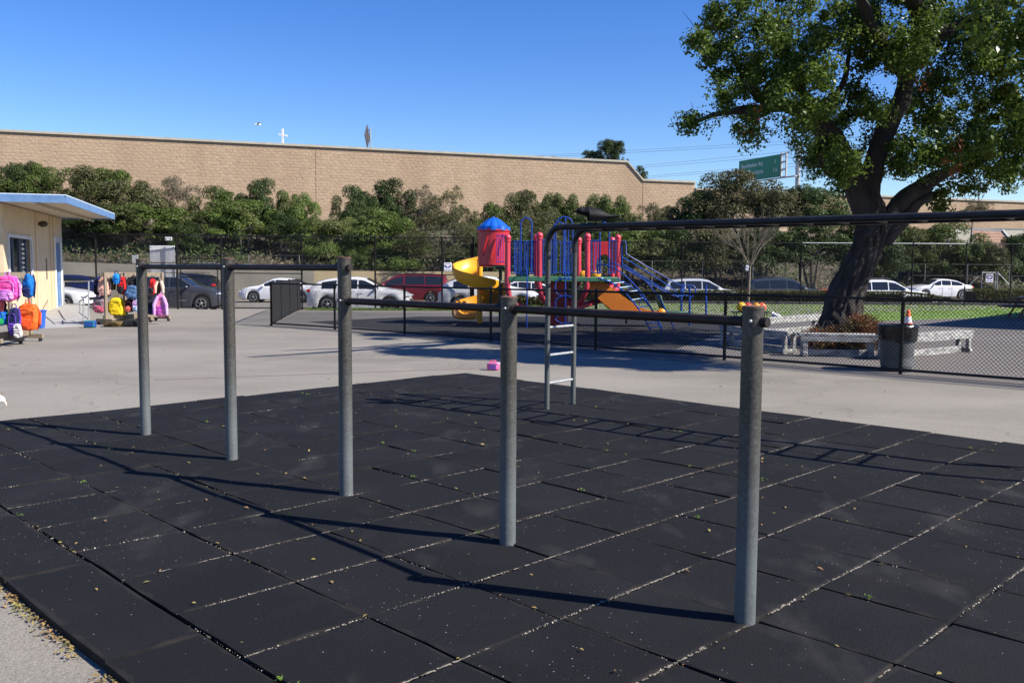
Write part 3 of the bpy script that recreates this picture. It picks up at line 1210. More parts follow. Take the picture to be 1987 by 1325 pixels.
def limb(pts, r, n=10, name='limb', wob=.02, sub=4, ridge=0.0):
    P = [tp_(*p) for p in pts]
    # subdivide with catmull-rom
    Q, Rr = [], []
    for i in range(len(P) - 1):
        p0, p1, p2, p3 = P[max(i - 1, 0)], P[i], P[i + 1], P[min(i + 2, len(P) - 1)]
        for k in range(sub):
            t = k / sub
            q = .5 * ((2 * p1) + (p2 - p0) * t + (2 * p0 - 5 * p1 + 4 * p2 - p3) * t * t + (3 * p1 - p0 - 3 * p2 + p3) * t ** 3)
            Q.append(q)
            Rr.append(r[i] * (1 - t) + r[i + 1] * t)
    Q.append(P[-1])
    Rr.append(r[-1])
    mb = MB()
    mb.tube(Q, Rr, n)
    if ridge:
        for i_ in range(len(Q)):
            for j_ in range(n):
                v = mb.v[i_ * n + j_]
                a_ = 2 * math.pi * j_ / n
                q_ = V((math.cos(a_) * 2.2 + i_ * .035, math.sin(a_) * 2.2, i_ * .10))
                k_ = 1 - abs(noise.noise(q_ * 1.6)) * 2.0
                k2 = noise.noise(q_ * 4.5)
                v += (v - Q[i_]).normalized() * (ridge * (k_ - .6) + ridge * .35 * k2)
    for v in mb.v:
        v += V((noise.noise(v * 2.1), noise.noise(v * 2.1 + V((9, 2, 4))), noise.noise(v * 2.1 + V((3, 7, 1))))) * wob
        v += V((noise.noise(v * 7), noise.noise(v * 7 + V((9, 2, 4))), 0)) * wob * .45
    return mb, Q


tm, _ = limb([(1626, 690), (1628, 655), (1632, 615), (1648, 560), (1672, 505), (1690, 460), (1694, 420), (1680, 380)],
             [.72, .55, .43, .355, .33, .32, .31, .26], 64, wob=.06, sub=10, ridge=.055)
tm.build('trunk', m_bark, root, tb, sharp=None)
LIMBS = [
    ([(1690, 430), (1668, 370), (1645, 320), (1605, 255), (1572, 218), (1530, 205), (1480, 190), (1436, 158)], [.32, .28, .25, .21, .18, .15, .12, .07]),
    ([(1686, 395), (1690, 345), (1714, 265), (1746, 200), (1766, 130), (1788, 50), (1805, -40), (1810, -160)], [.22, .22, .20, .18, .17, .15, .12, .06]),
    ([(1705, 445), (1752, 390), (1790, 362), (1835, 335), (1890, 315), (1950, 290)], [.20, .18, .16, .13, .09, .05]),
    ([(1715, 470), (1765, 415), (1795, 385), (1840, 372, 1.5)], [.17, .13, .10, .05]),
    ([(1770, 110), (1820, 70), (1880, 40), (1950, 0), (2020, -60)], [.17, .15, .12, .09, .05]),
    ([(1765, 160), (1700, 60, -1), (1650, -30, -2), (1560, -120, -3.5)], [.15, .12, .09, .05]),
    ([(1572, 218), (1540, 140), (1510, 70), (1480, 20)], [.12, .09, .07, .03]),
    ([(1530, 205), (1450, 215), (1390, 222), (1345, 240)], [.11, .09, .06, .03]),
    ([(1640, 320), (1605, 335, -.5), (1590, 300, -1)], [.12, .08, .03]),
    ([(1788, 50), (1740, -120, -3), (1700, -300, -5), (1640, -460, -6.5)], [.15, .12, .09, .04]),
    ([(1805, -40), (1880, -200, -2), (1980, -360, -4), (2060, -520, -5.5)], [.14, .11, .08, .04]),
    ([(1740, -120, -3), (1640, -200, -4), (1540, -290, -5)], [.10, .07, .03]),
    ([(1590, 240), (1640, 150), (1650, 80), (1660, 0)], [.08, .06, .04, .02]),
]
for pts, r in LIMBS:
    lm, _ = limb(pts, r, 16, wob=.05, sub=7, ridge=r[0] * .12)
    lm.build('limb', m_bark, root, tb, sharp=None)
BLOBS = [(1400, 78, 42), (1372, 102, 30), (1448, 30, 52), (1530, 30, 58), (1420, 160, 50), (1497, 105, 66), (1398, 195, 26), (1445, 225, 36), (1352, 240, 22),
         (1455, 268, 26), (1558, 178, 70), (1640, 95, 50), (1590, 255, 56), (1640, 215, 48), (1672, 180, 26), (1705, 20, 58), (1660, 30, 36), (1780, 60, 55), (1860, 40, 74), (1940, 62, 66),
         (1842, 118, 62), (1900, 150, 54), (1640, 322, 44), (1592, 322, 40), (1742, 222, 34), (1775, 285, 66), (1850, 242, 72), (1925, 232, 66), (1968, 280, 50), (1860, 318, 56),
         (1912, 345, 40), (1825, 385, 24), (1724, 308, 42), (1700, 100, 36), (1990, 30, 60), (2050, 150, 90), (2060, 290, 80),
         (1940, 318, 34), (1390, 30, 22), (1560, 100, 50), (1480, 165, 50), (1940, 130, 30), (1745, 130, 30), (1500, 210, 30), (1410, 120, 30), (1615, 290, 36), (1570, 240, 40), (1690, 270, 34), (1680, 75, 40), (1960, 350, 34), (1930, 290, 44), (1690, 215, 26), (1735, 290, 30), (1640, 350, 26), (1770, 120, 36), (1735, 60, 40), (1530, 150, 40), (1790, 20, 44), (1690, 130, 30), (1625, 20, 40), (1800, 170, 44), (1805, 225, 40), (1590, 60, 44), (1970, 190, 50), (1580, 290, 30), (1360, 72, 20), (1880, 285, 46), (1985, 110, 44)]
LC, LN_, LS, LI = [], [], [], []


def clump(c, r, n, size):
    d = rdir(n)
    rr = r * NP.uniform(.15, 1.15, n) ** .7
    LC.append(np.array(c) + d * rr[:, None] * np.array([1, 1, .8]))
    LN_.append(d + np.array([0, 0, .5]))
    LS.append(NP.uniform(.6, 1.25, n) * size)
    LI.append((NP.uniform(0, 1, n) < (0.0)).astype(int))


for (px, py, rp) in BLOBS:
    dy0 = RD.uniform(-1.6, 1.2)
    c = tp_(px, py, dy0)
    R_ = rp / PXM
    k = max(5, int(14 * (R_ / .6) ** 2))
    for _ in range(k):
        d = V((RD.gauss(0, 1), RD.gauss(0, 1.5), RD.gauss(0, 1)))
        d = d.normalized() * R_ * RD.uniform(.3, 1.0) ** .5
        clump(c + d, RD.choice((.14, .2, .26, .32, .4)), RD.randint(110, 190), RD.choice((.036, .042, .048, .054)))
# branches above and before the picture frame, whose shade lies on the asphalt by the fence
for _ in range(560):
    hh = RD.uniform(6.6, 8.6)
    xs_, ys_ = RD.triangular(-3.2, 4.0, 1.2), RD.uniform(14.6, 18.4)
    if noise.noise(V((xs_ * .55, ys_ * 1.3, 0))) < -.24:
        continue
    if ys_ < 16.0 - xs_ * .55:
        continue
    c = V((xs_ + .943 / .869 * hh, ys_ - .334 / .869 * hh, hh))
    clump(c, RD.uniform(.25, .45), 80, .085)
for _ in range(170):
    hh = RD.uniform(5.5, 8.5)
    xs_, ys_ = RD.uniform(-.5, 5.5), RD.uniform(18.6, 25.5)
    if noise.noise(V((xs_ * .5, ys_ * .5, 7))) < -.1:
        continue
    c = V((xs_ + .943 / .869 * hh, ys_ - .334 / .869 * hh, hh))
    if EYE + .31 * c.y + .5 > c.z and c.x / c.y < .5:
        continue
    clump(c, RD.uniform(.35, .55), 70, .075)
C = np.concatenate(LC) - np.array(tb)
me = leaf_mesh('crown', C, np.concatenate(LN_), np.concatenate(LS), .52, [m_leafC], None, .75)
o = bpy.data.objects.new('crown', me)
col.objects.link(o)
o.parent = root
# dead brown sprays and thin twigs
LC, LN_, LS, LI = [], [], [], []
for px, py, q in ((1848, 305, 12), (1790, 160, 6), (1452, 228, 6)):
    for _ in range(q // 2):
        clump(tp_(px + RD.gauss(0, 9), py + RD.gauss(0, 16), -1.7), .14, 14, .05)
me = leaf_mesh('dead_sprays', np.concatenate(LC) - np.array(tb), np.concatenate(LN_), np.concatenate(LS), .35, leaf_mat('dead_leaf', (.22, .07, .03), (.15, .06, .03), (.3, .10, .04)), None, .8)
o = bpy.data.objects.new('dead_sprays', me)
col.objects.link(o)
o.parent = root
mb = MB()
for _ in range(120):
    px, py, rp = RD.choice(BLOBS)
    a = tp_(px + RD.uniform(-.4, .4) * rp, py + RD.uniform(-.4, .4) * rp, RD.uniform(-1, 1))
    d = V((RD.gauss(0, 1), RD.gauss(0, 1), RD.gauss(.3, .8))).normalized() * RD.uniform(.4, .8)
    mb.tube([a, a + d * .5 + V((0, 0, .05)), a + d], [.012, .008, .003], 4, caps=False)
a = tp_(1338, 258)
mb.tube([a, tp_(1325, 262), tp_(1308, 250), tp_(1301, 228)], [.006, .005, .005, .003], 4)
mb.build('twigs', m_bark, root, tb)['kind'] = 'stuff'

# red-green shrub at the foot of the trunk
c = G(1650, 676)
root = thing('red_shrub', 'low shrub with reddish and green leaves at the foot of the tree', 'shrub', c)
LC, LN_, LS, LI = [], [], [], []
for _ in range(150):
    clump(V((RD.uniform(-1.05, .62), RD.gauss(-.2, .25), RD.uniform(.05, .42))), .15, 45, .026)
for _ in range(60):
    clump(V((RD.uniform(-.15, .5), RD.gauss(-.25, .2), RD.uniform(.35, .68))), .15, 45, .026)
me = leaf_mesh('foliage', np.concatenate(LC), np.concatenate(LN_), np.concatenate(LS), .5, m_redleaf, None, .8)
o = bpy.data.objects.new('foliage', me)
col.objects.link(o)
o.parent = root
mb = MB()
for _ in range(22):
    x = RD.uniform(-.9, .5)
    mb.tube([(x, -.2, -.02), (x + RD.gauss(0, .08), -.25, .35), (x + RD.gauss(0, .15), -.3, .6)], [.012, .009, .004], 5)
mb.build('stems', m_bark2, root)


def bench(a, b, label, h=.45, w=.30):
    a, b = V(a), V(b)
    d = (b - a)
    L = d.length
    root = thing('bench', label, 'bench', (a + b) / 2, math.atan2(d.y, d.x), 'white benches round the tree')
    MB().box((0, -.08, h - .025), (L, .145, .05)).build('seat_plank', m_whitewood, root, bevel=.008)
    MB().box((0, .08, h - .025), (L, .145, .05)).build('seat_plank', m_whitewood, root, bevel=.008)
    MB().box((0, -w / 2 + .012, h - .10), (L - .06, .024, .10)).build('apron', m_whitewood, root, bevel=.004)
    for sx in (-1, 1):
        x = sx * (L / 2 - .12)
        for sy in (-1, 1):
            MB().box((x, sy * .105, (h - .05) / 2), (.09, .07, h - .05)).build('leg', m_whitewood, root, bevel=.006)
        MB().box((x, 0, .06), (.09, .34, .08)).build('foot_block', m_whitewood, root, bevel=.01)
    MB().box((0, 0, .075), (L - .34, .05, .13)).build('stretcher', m_whitewood, root, bevel=.006)
    return root


bench(G(1547, 691), G(1700, 694), 'white bench in front of the red shrub')
bench(G(1711, 699), G(1874, 683), 'sunlit white bench behind the grey trash can')
bench(G(1405, 670), G(1538, 688), 'shaded white bench standing left of the leaning trunk')
bench(G(1470, 652), G(1590, 641), 'white bench behind the trunk facing the lawn')

# cone on the bench
c = G(1764, 694)
c = V((c.x, c.y, .40)) if False else None
ba, bb = G(1711, 699), G(1874, 683)
q = ba + (bb - ba) * .16
q = V((AT(1764, 640, q.y).x, q.y + .06, q.z + .45))
root = thing('traffic_cone', 'orange traffic cone with white bands set on the bench', 'cone', q)
mor = mat('cone_orange', (.80, .12, .03), (.9, .17, .05), .5)
MB().box((0, 0, .015), (.30, .24, .03)).build('base', mor, root, bevel=.01)
MB().lathe([(.105, .03), (.095, .09)], 18).build('cone_shell', mor, root)
MB().lathe([(.095, .09), (.080, .18)], 18).build('white_band', m_white, root)
MB().lathe([(.080, .18), (.072, .225)], 18).build('cone_shell', mor, root)
MB().lathe([(.072, .225), (.052, .34)], 18).build('white_band', m_white, root)
MB().lathe([(.052, .34), (.028, .46), (.02, .465)], 18).build('cone_shell', mor, root)

# trash can
c = G(1739, 720)
root = thing('trash_can', 'grey round trash can lined with a black bag behind fence post', 'trash can', c)
mg = mat('grey_plastic', (.085, .092, .10), (.12, .128, .135), .55, scale=5)
MB().lathe([(.225, 0), (.24, .02), (.285, .70), (.30, .71), (.30, .74), (.27, .74), (.25, .1)], 32, caps=False).build('can_body', mg, root)
mb = MB()
mb.lathe([(.288, .50), (.296, .60), (.303, .70), (.310, .745), (.300, .765), (.270, .755), (.23, .60)], 40, caps=False)
for v in mb.v:
    v += V((v.x, v.y, 0)).normalized() * (noise.noise(v * 14) * .014 + .006)
    if v.z < .56:
        v.z += noise.noise(v * 9) * .06
mb.build('bag_liner', mat('black_bag', (.008, .008, .009), (.014, .014, .015), .22), root, sharp=None)
for sx in (-1, 1):
    MB().tube([(sx * .27, -.06, .60), (sx * .33, -.05, .60), (sx * .33, .05, .60), (sx * .27, .06, .60)], .012, 6).build('handle', mg, root)

# bare sapling in the lawn
c = G(1452, 612)
c = V((AT(1452, 560, 33.5).x, 33.5, -.04))
root = thing('bare_sapling', 'slim leafless sapling with a fan of bare twigs on the lawn', 'tree', c)
m_tw = mat('pale_twig', (.12, .092, .068), (.22, .175, .13), .9, scale=8)
sp = AT(1455, 518, 33.5) - c
MB().tube([(0, 0, -.05), V((.02, 0, sp.z * .5)), sp], [.055, .05, .045], 8).build('trunk', m_tw, root)
mb = MB()


def twig(p, d, L, r, depth):
    q = p + d * L
    mid = p + d * L * .5 + V((RD.gauss(0, .03), RD.gauss(0, .03), 0)) * L
    mb.tube([p, mid, q], [r, r * .8, r * .55], 4, caps=False)
    if depth > 0:
        for _ in range(3 if depth > 1 else 3):
            nd = (d + V((RD.gauss(0, .3), RD.gauss(0, .3), RD.gauss(.08, .2)))).normalized()
            twig(p + d * L * RD.uniform(.45, 1.0), nd, L * RD.uniform(.6, .85), r * .55, depth - 1)


for k in range(11):
    a = k * 2.4
    sp_ = RD.uniform(.15, .95)
    twig(sp, V((math.cos(a) * sp_, math.sin(a) * sp_, 1)).normalized(), RD.uniform(.75, 1.1), .018, 3)
mb.build('twigs', m_tw, root)['kind'] = 'stuff'

# ================================================================= PLAY STRUCTURE
P0 = G(1087, 632)
root = thing('play_structure', 'red blue and yellow play structure with spiral slide, tower and climbers', 'play structure', P0)
m_pink = mat('red_plastic_post', (.46, .030, .055), (.56, .05, .08), .4, scale=3)
m_red = mat('red_moulded', (.42, .015, .025), (.52, .025, .035), .35, scale=2)
m_ylw = mat('yellow_slide', (.72, .30, .012), (.80, .36, .02), .35, scale=2)
m_org = mat('orange_slide', (.62, .17, .015), (.70, .21, .02), .4, scale=2)
m_blu = mat('blue_tube', (.005, .038, .23), (.009, .055, .30), .4, scale=4, spec=.3)
m_blur = mat('blue_roof', (.005, .075, .40), (.01, .10, .47), .4, scale=3, spec=.3)
m_pur = mat('purple_bar', (.09, .025, .22), (.12, .04, .28), .4, scale=4)
m_grn = mat('green_deck', (.025, .11, .06), (.04, .15, .08), .6, scale=8)


def PP(px, py, Y):
    return AT(px, py, Y) - P0


YF, YB = 24.7, 26.8
zd = PP(1087, 540, YF).z
# pedestal and arms
mb = MB()
a, b = PP(1069, 632, 25.0), PP(1107, 545, 25.0)
mb.box(((a.x + b.x) / 2, .25, zd / 2 - .03), (b.x - a.x, .62, zd - .02))
mb.build('pedestal', m_red, root, bevel=.05)
mb = MB()
a, b = PP(986, 536, YF), PP(1203, 536, YF)
mb.box(((a.x + b.x) / 2, (YF + YB) / 2 - P0.y, zd - .03), (b.x - a.x, YB - YF + .15, .13))
mb.build('deck', m_grn, root, bevel=.02)
for px, pyt, Y, ends in ((985, 462, YF, ((985, 556), (988, 575), (1000, 590), (1030, 599), (1075, 606))), (1047, 458, YF, ((1047, 552), (1050, 575), (1062, 592), (1080, 600))),
                         (1140, 460, YF, ((1140, 548), (1138, 562), (1128, 585), (1105, 602))), (1199, 462, YB, ((1199, 540), (1198, 560), (1170, 582), (1110, 600))),
                         (1188, 467, YB + .5, ((1188, 540), (1186, 556), (1160, 582), (1110, 600))), (1041, 462, YB, ((1041, 540), (1043, 556), (1070, 590))),
                         (1123, 467, YB, ((1123, 540), (1121, 556), (1105, 590)))):
    pts = [PP(px, pyt, Y)]
    for k, (ex, ey) in enumerate(ends):
        yy = Y + (25.2 - Y) * max(0, (k - 1)) / max(1, len(ends) - 2)
        pts.append(PP(ex, ey, yy))
    MB().tube(pts, .074, 12).build('support_post', m_pink, root)
    MB().ell(pts[0] + V((0, 0, .01)), (.098, .098, .098), 12, 8).build('post_cap', m_pink, root)
    MB().lathe([(.075, -.10), (.093, -.09), (.093, -.05), (.075, -.04)], 12, c=pts[0]).build('collar', m_pink, root)


def barpanel(px0, px1, py0, py1, Y, n, m, r=.0145, name='bar_panel'):
    a, b = PP(px0, py1, Y), PP(px1, py0, Y)
    mb = MB()
    for k in range(n):
        t = k / (n - 1)
        x, y = a.x + (b.x - a.x) * t, a.y
        mb.tube([(x, y, a.z), (x, y, b.z)], r, 6)
    MB_ = mb
    MB_.tube([(a.x - .02, a.y, b.z), (b.x + .02, a.y, b.z)], r * 1.25, 6)
    MB_.tube([(a.x - .02, a.y, a.z), (b.x + .02, a.y, a.z)], r * 1.25, 6)
    mb.build(name, m, root)


barpanel(993, 1040, 469, 531, YF + .05, 11, m_blu)
barpanel(1053, 1070, 466, 531, YF + .05, 4, m_blu)
barpanel(1062, 1078, 466, 531, YF + .1, 4, m_blu)
barpanel(1101, 1112, 470, 531, YF + .1, 3, m_blu)
barpanel(1147, 1165, 467, 529, YF + .05, 4, m_blu)
barpanel(1181, 1195, 467, 529, YF + .4, 3, m_blu)
barpanel(1000, 1036, 470, 528, YB, 7, m_blu)
barpanel(1050, 1110, 470, 528, YB, 9, m_blu)
barpanel(964, 985, 457, 509, YF + .7, 6, m_pur, .013)


def arch(px0, px1, pyt, pyb, Y, r=.021, m=m_blu):
    a, b = PP(px0, pyb, Y), PP(px1, pyb, Y)
    t = PP(px0, pyt, Y).z
    R_ = (b.x - a.x) / 2
    pts = [a]
    for k in range(13):
        an = math.pi * (1 - k / 12)
        pts.append(V(((a.x + b.x) / 2 + R_ * math.cos(an), a.y, t - R_ + R_ * math.sin(an))))
    pts.append(b)
    MB().tube(pts, r, 8).build('arch_loop', m, root)


arch(1010, 1031, 423, 532, YF - .05)
arch(1074, 1093, 431, 532, YF - .02)
arch(1078, 1111, 421, 480, YF + .3)
arch(1163, 1181, 432, 532, YF + .3)
# curly climber
MB().tube([PP(1097, 422, YF - .25), PP(1097, 634, YF - .25)], .02, 8).build('climber_pole', m_blu, root)
MB().tube([PP(1103, 440, YF - .15), PP(1103, 545, YF - .15)], .016, 8).build('climber_pole', m_blu, root)
for y0 in (541, 576, 611):
    y1 = y0 + (33 if y0 < 600 else 16)
    pts = [PP(1112, y0, YF - .2), PP(1086, y0, YF - .25), PP(1079, y0 + 5, YF - .25), PP(1077, (y0 + y1) / 2, YF - .25), PP(1080, y1 - 5, YF - .25), PP(1088, y1, YF - .25), PP(1105, y1, YF - .25)]
    MB().tube(pts, .018, 8).build('climber_loop', m_blu, root)
pts = [PP(1012, 545, YF), PP(1012, 527, YF - .1), PP(1018, 521, YF - .2), PP(1023, 524, YF - .3), PP(1023, 540, YF - .3), PP(1022, 636, YF - .3)]
MB().tube(pts, .018, 8).build('slide_pole', m_blu, root)
mb = MB()
a, b = PP(1001, 537, YF + .3), PP(1027, 523, YF + .3)
mb.box(((a.x + b.x) / 2, a.y, (a.z + b.z) / 2), (b.x - a.x, .1, b.z - a.z))
mb.build('transfer_step', mat('green_panel', (.06, .22, .12), (.08, .27, .15), .5), root, bevel=.02)
# red arch panel at the back
mb = MB()
ps = [PP(1150, 470, YB), PP(1196, 468, YB), PP(1196, 530, YB), PP(1188, 530, YB), PP(1186, 505, YB), PP(1176, 494, YB), PP(1164, 496, YB), PP(1156, 510, YB), PP(1156, 530, YB), PP(1150, 530, YB)]
mb.prism(ps, (0, .06, 0))
mb.build('arch_panel', m_red, root, bevel=.012)
# tower drum, roof
tc_ = PP(958, 480, 26.2)
zt, zb_ = PP(958, 449, 26.2).z, PP(958, 514, 26.2).z
mb = MB()


def drum(u, v):
    a = 2 * math.pi * v
    r = .46
    z = zb_ + (zt - zb_) * u
    return (tc_.x + r * math.cos(a), tc_.y + r * math.sin(a), z)


mb.grid(drum, 4, 40, closed=True)
mb.lathe([(.46, zb_), (.44, zb_ - .05), (.2, zb_ - .07), (.01, zb_ - .07)], 40, c=(tc_.x, tc_.y, 0), caps=False)
mb.build('tower_drum', m_red, root)
for an, z0_, z1_ in ((-1.75, .2, .75), (-1.25, .3, .9), (-2.3, .25, .85)):
    h_ = zt - zb_
    mb = MB()
    mb.tube([(tc_.x + .45 * math.cos(an), tc_.y + .45 * math.sin(an), zb_ + h_ * z0_), (tc_.x + .47 * math.cos(an + .15), tc_.y + .47 * math.sin(an + .15), zb_ + h_ * (z0_ + z1_) / 2),
             (tc_.x + .45 * math.cos(an + .35), tc_.y + .45 * math.sin(an + .35), zb_ + h_ * z1_)], [.03, .045, .05], 8)
    mb.build('raised_rib', m_red, root)
mb = MB()
MB().lathe([(.47, zt - .02), (.485, zt), (.485, zt + .04), (.46, zt + .05)], 40, c=(tc_.x, tc_.y, 0)).build('drum_rim', m_red, root)
za = PP(958, 422, 26.2).z


def roof(u, v):
    a = 2 * math.pi * v
    fl = abs(math.sin(a * 5))
    r = .47 * (1 - u) ** .62 * (1 + (.10 * fl - .05) * (u < .99)) + .012
    z = zt + .06 + (za - zt - .06) * u - .0
    if u == 0:
        z -= .04 * fl
    return (tc_.x + r * math.cos(a), tc_.y + r * math.sin(a), z)


mb.grid(lambda u, v: roof(0, v) if u == 0 else roof(.12 + .88 * (u - 1 / 12) / (11 / 12), v) if u > .09 else (tc_.x + .475 * math.cos(2 * math.pi * v), tc_.y + .475 * math.sin(2 * math.pi * v), zt + .13), 12, 60, closed=True)
mb.build('tower_roof', m_blur, root, sharp=30)
MB().ell((tc_.x, tc_.y, za), .03, 8, 6).build('finial', m_blur, root)
# drum support and walkway
MB().tube([(tc_.x + .2, tc_.y - .1, zb_ - .05), (tc_.x + .2, tc_.y - .1, 0)], .05, 10).build('drum_leg', mat('dark_green_post', (.02, .035, .025)), root)
MB().box((PP(978, 512, 25.8).x, 25.8 - P0.y, zb_ - .04), (.6, .7, .06)).build('bridge_deck', m_grn, root)
# spiral slide
sc_ = PP(931, 540, 27.0)
MB().tube([(sc_.x, sc_.y, 0), (sc_.x, sc_.y, PP(931, 503, 27).z)], .085, 14).build('slide_column', m_ylw, root)
prof = [(.10, .06), (.22, .0), (.58, .0), (.70, .06), (.77, .16), (.80, .37), (.84, .38), (.82, .15), (.74, .0), (.58, -.05), (.2, -.05), (.10, -.02)]
mb = MB()


def spiral(u, v):
    k = int(round(v * len(prof))) % len(prof)
    th = rad(95 + 450 * u)
    z = 1.64 - 1.48 * u
    r, dz = prof[k]
    if u > .93:
        dz *= (1 - (u - .93) / .07 * .6) if dz > 0 else 1
    return (sc_.x + r * math.cos(th), sc_.y + r * math.sin(th), z + dz)


mb.grid(spiral, 72, len(prof), closed=True)
mb.build('spiral_slide', m_ylw, root, sharp=40)
# straight slide with orange side
mb = MB()
top = [(1143, 546), (1160, 544), (1178, 551), (1200, 568), (1225, 586), (1252, 601), (1284, 607)]
bot = [(1287, 616), (1250, 618), (1216, 617), (1190, 604), (1168, 586), (1146, 566)]
ps = [PP(x, y, 25.55) for x, y in top + bot]
mb.prism(ps, (0, .05, 0))
mb.build('slide_side', m_org, root)
mb = MB()
mb.prism([p + V((0, .75, 0)) for p in ps], (0, .05, 0))
mb.build('slide_side', m_org, root)
tops_ = [PP(x, y + 3, 25.55) for x, y in top]
mb = MB()
mb.grid(lambda u, v: tops_[int(round(u * 6))] + V((0, .03 + .74 * v, -.04)), 6, 4)
mb.build('slide_bed', m_ylw, root)
for k in range(6):
    x = tops_[k] * .5 + tops_[k + 1] * .5
    MB().box((x.x, x.y + .4, x.z - .02), (.07, .72, .035)).build('slide_ridge', m_ylw, root, bevel=.01)
for px in (1133, 1157, 1283):
    c = PP(px, 534 if px < 1200 else 607, 25.8)
    MB().ell(c, (.13, .06, .13), 14, 8).build('slide_knob', m_ylw, root)


def ptube(pts, Y0, Y1, r, name, m=m_blu):
    n = len(pts)
    P = []
    for k, (x, y) in enumerate(pts):
        P.append(PP(x, y, Y0 + (Y1 - Y0) * k / (n - 1)))
    MB().tube(P, r, 8).build(name, m, root)
    return P


A1 = ptube([(1160, 539), (1186, 548), (1213, 567), (1240, 600), (1252, 622), (1263, 642)], 24.5, 23.6, .02, 'climber_stringer')
A2 = ptube([(1182, 538), (1208, 546), (1236, 564), (1262, 596), (1276, 620), (1285, 637)], 25.2, 24.4, .02, 'climber_stringer')
ptube([(1160, 532), (1159, 514), (1170, 513), (1194, 520), (1221, 542), (1246, 569), (1268, 605), (1285, 643)], 24.5, 23.5, .018, 'climber_handrail')
ptube([(1181, 532), (1181, 512), (1192, 511), (1221, 524), (1254, 546), (1276, 573), (1295, 607), (1309, 640)], 25.2, 24.2, .018, 'climber_handrail')
for k in range(11):
    t = (k + .4) / 11 * (len(A1) - 1)
    i = min(int(t), len(A1) - 2)
    f = t - i
    MB().tube([A1[i].lerp(A1[i + 1], f), A2[i].lerp(A2[i + 1], f)], .015, 6).build('climber_rung', m_blu if k > 5 else mat('pale_blue_step', (.35, .5, .62), (.42, .57, .68), .4), root)
for (x0, y0, x1, y1) in ((1198, 545, 1205, 528), (1218, 566, 1226, 546), (1240, 592, 1248, 570)):
    MB().tube([PP(x0, y0, 24.3), PP(x1, y1, 24.3)], .012, 6).build('handrail_strut', m_blu, root)
E1, E2_, E3 = G(1338, 632), G(1322, 616), G(1370, 616)
MB().tube([E1 - P0, PP(1338, 556, E1.y)], .032, 10).build('bar_post', m_blu, root)
MB().tube([E2_ - P0, PP(1322, 553, E2_.y)], .036, 10).build('bar_post', m_blu, root)
MB().tube([E3 - P0, PP(1370, 552, E3.y)], .036, 10).build('bar_post', m_blu, root)
ptube([(1207, 512), (1206, 480), (1207, 469), (1213, 468), (1215, 476), (1215, 493), (1255, 517), (1300, 543), (1318, 553), (1345, 554), (1350, 560), (1349, 570), (1341, 577)], YB, E1.y, .018, 'banister_rail')
ptube([(1204, 497), (1220, 506), (1260, 530), (1300, 556), (1318, 572), (1338, 574)], YB, E2_.y, .018, 'banister_rail')
ptube([(1207, 512), (1240, 532), (1280, 557), (1312, 574), (1325, 574), (1327, 560), (1326, 554)], YB, E2_.y, .018, 'banister_rail')
ptube([(1211, 521), (1240, 538), (1296, 570), (1318, 577)], YB - .4, E1.y, .018, 'banister_rail')
MB().tube([PP(1195, 592, 26.3), PP(1215, 592, 26.3), PP(1215, 628, 26.3)], .03, 8).build('slide_leg', m_plastic_black, root)

# green bench-like seat and ball tray
c = G(1300, 614)
root = thing('green_seat', 'low dark green moulded seat on the lawn behind the climbers', 'seat', V((AT(1300, 590, 29.5).x, 29.5, -.04)), .2)
mgr = mat('dark_green_plastic', (.012, .06, .035), (.02, .085, .05), .5)
MB().box((.2, 0, .24), (.75, .42, .08)).build('seat', mgr, root, bevel=.03)
MB().box((-.32, 0, .52), (.10, .42, .62), M=Matrix.Rotation(-.35, 3, 'Y')).build('backrest', mgr, root, bevel=.04)
for sx in (-.1, .5):
    MB().box((sx, 0, .10), (.12, .36, .20)).build('leg', mgr, root, bevel=.02)
bx_ = V((AT(1462, 590, 30).x, 30.0, -.04))
root = thing('ball_tray', 'low black tray stand holding coloured balls on the lawn', 'ball stand', bx_)
MB().box((-.1, 0, .24), (1.25, .36, .03)).build('tray', m_black, root)
for sx in (-.6, .42):
    for sy in (-.14, .14):
        MB().tube([(sx, sy, 0), (sx, sy, .24)], .014, 6).build('leg', m_black, root)
for k, (px, cl, lb) in enumerate(((1438, (.75, .42, .01), 'yellow'), (1452, (.55, .05, .04), 'dark red'), (1467, (.80, .30, .02), 'orange'), (1479, (.72, .12, .03), 'red orange'))):
    d = .16 if k == 0 else .15
    q = V((AT(px, 595, 30).x, 30.0 + (.05 if k % 2 else -.03), -.04 + .255 + d))
    mb = MB().ell((0, 0, 0), d, 20, 12)
    o = mb.build('play_ball', mat('ball_' + lb.replace(' ', '_'), cl, tuple(min(1, x * 1.1) for x in cl), .45, scale=3))
    o.location = q
    tag(o, lb + ' playground ball resting on the black tray', 'ball', 'balls on the tray')

# ================================================================= CARS
PAINT = {}


def paint(nm, c):
    if nm not in PAINT:
        PAINT[nm] = mat('paint_' + nm, tuple(x * .97 for x in c), c, .28, 0.0 if nm == 'white' else .15, scale=1.0, coat=.7)
    return PAINT[nm]


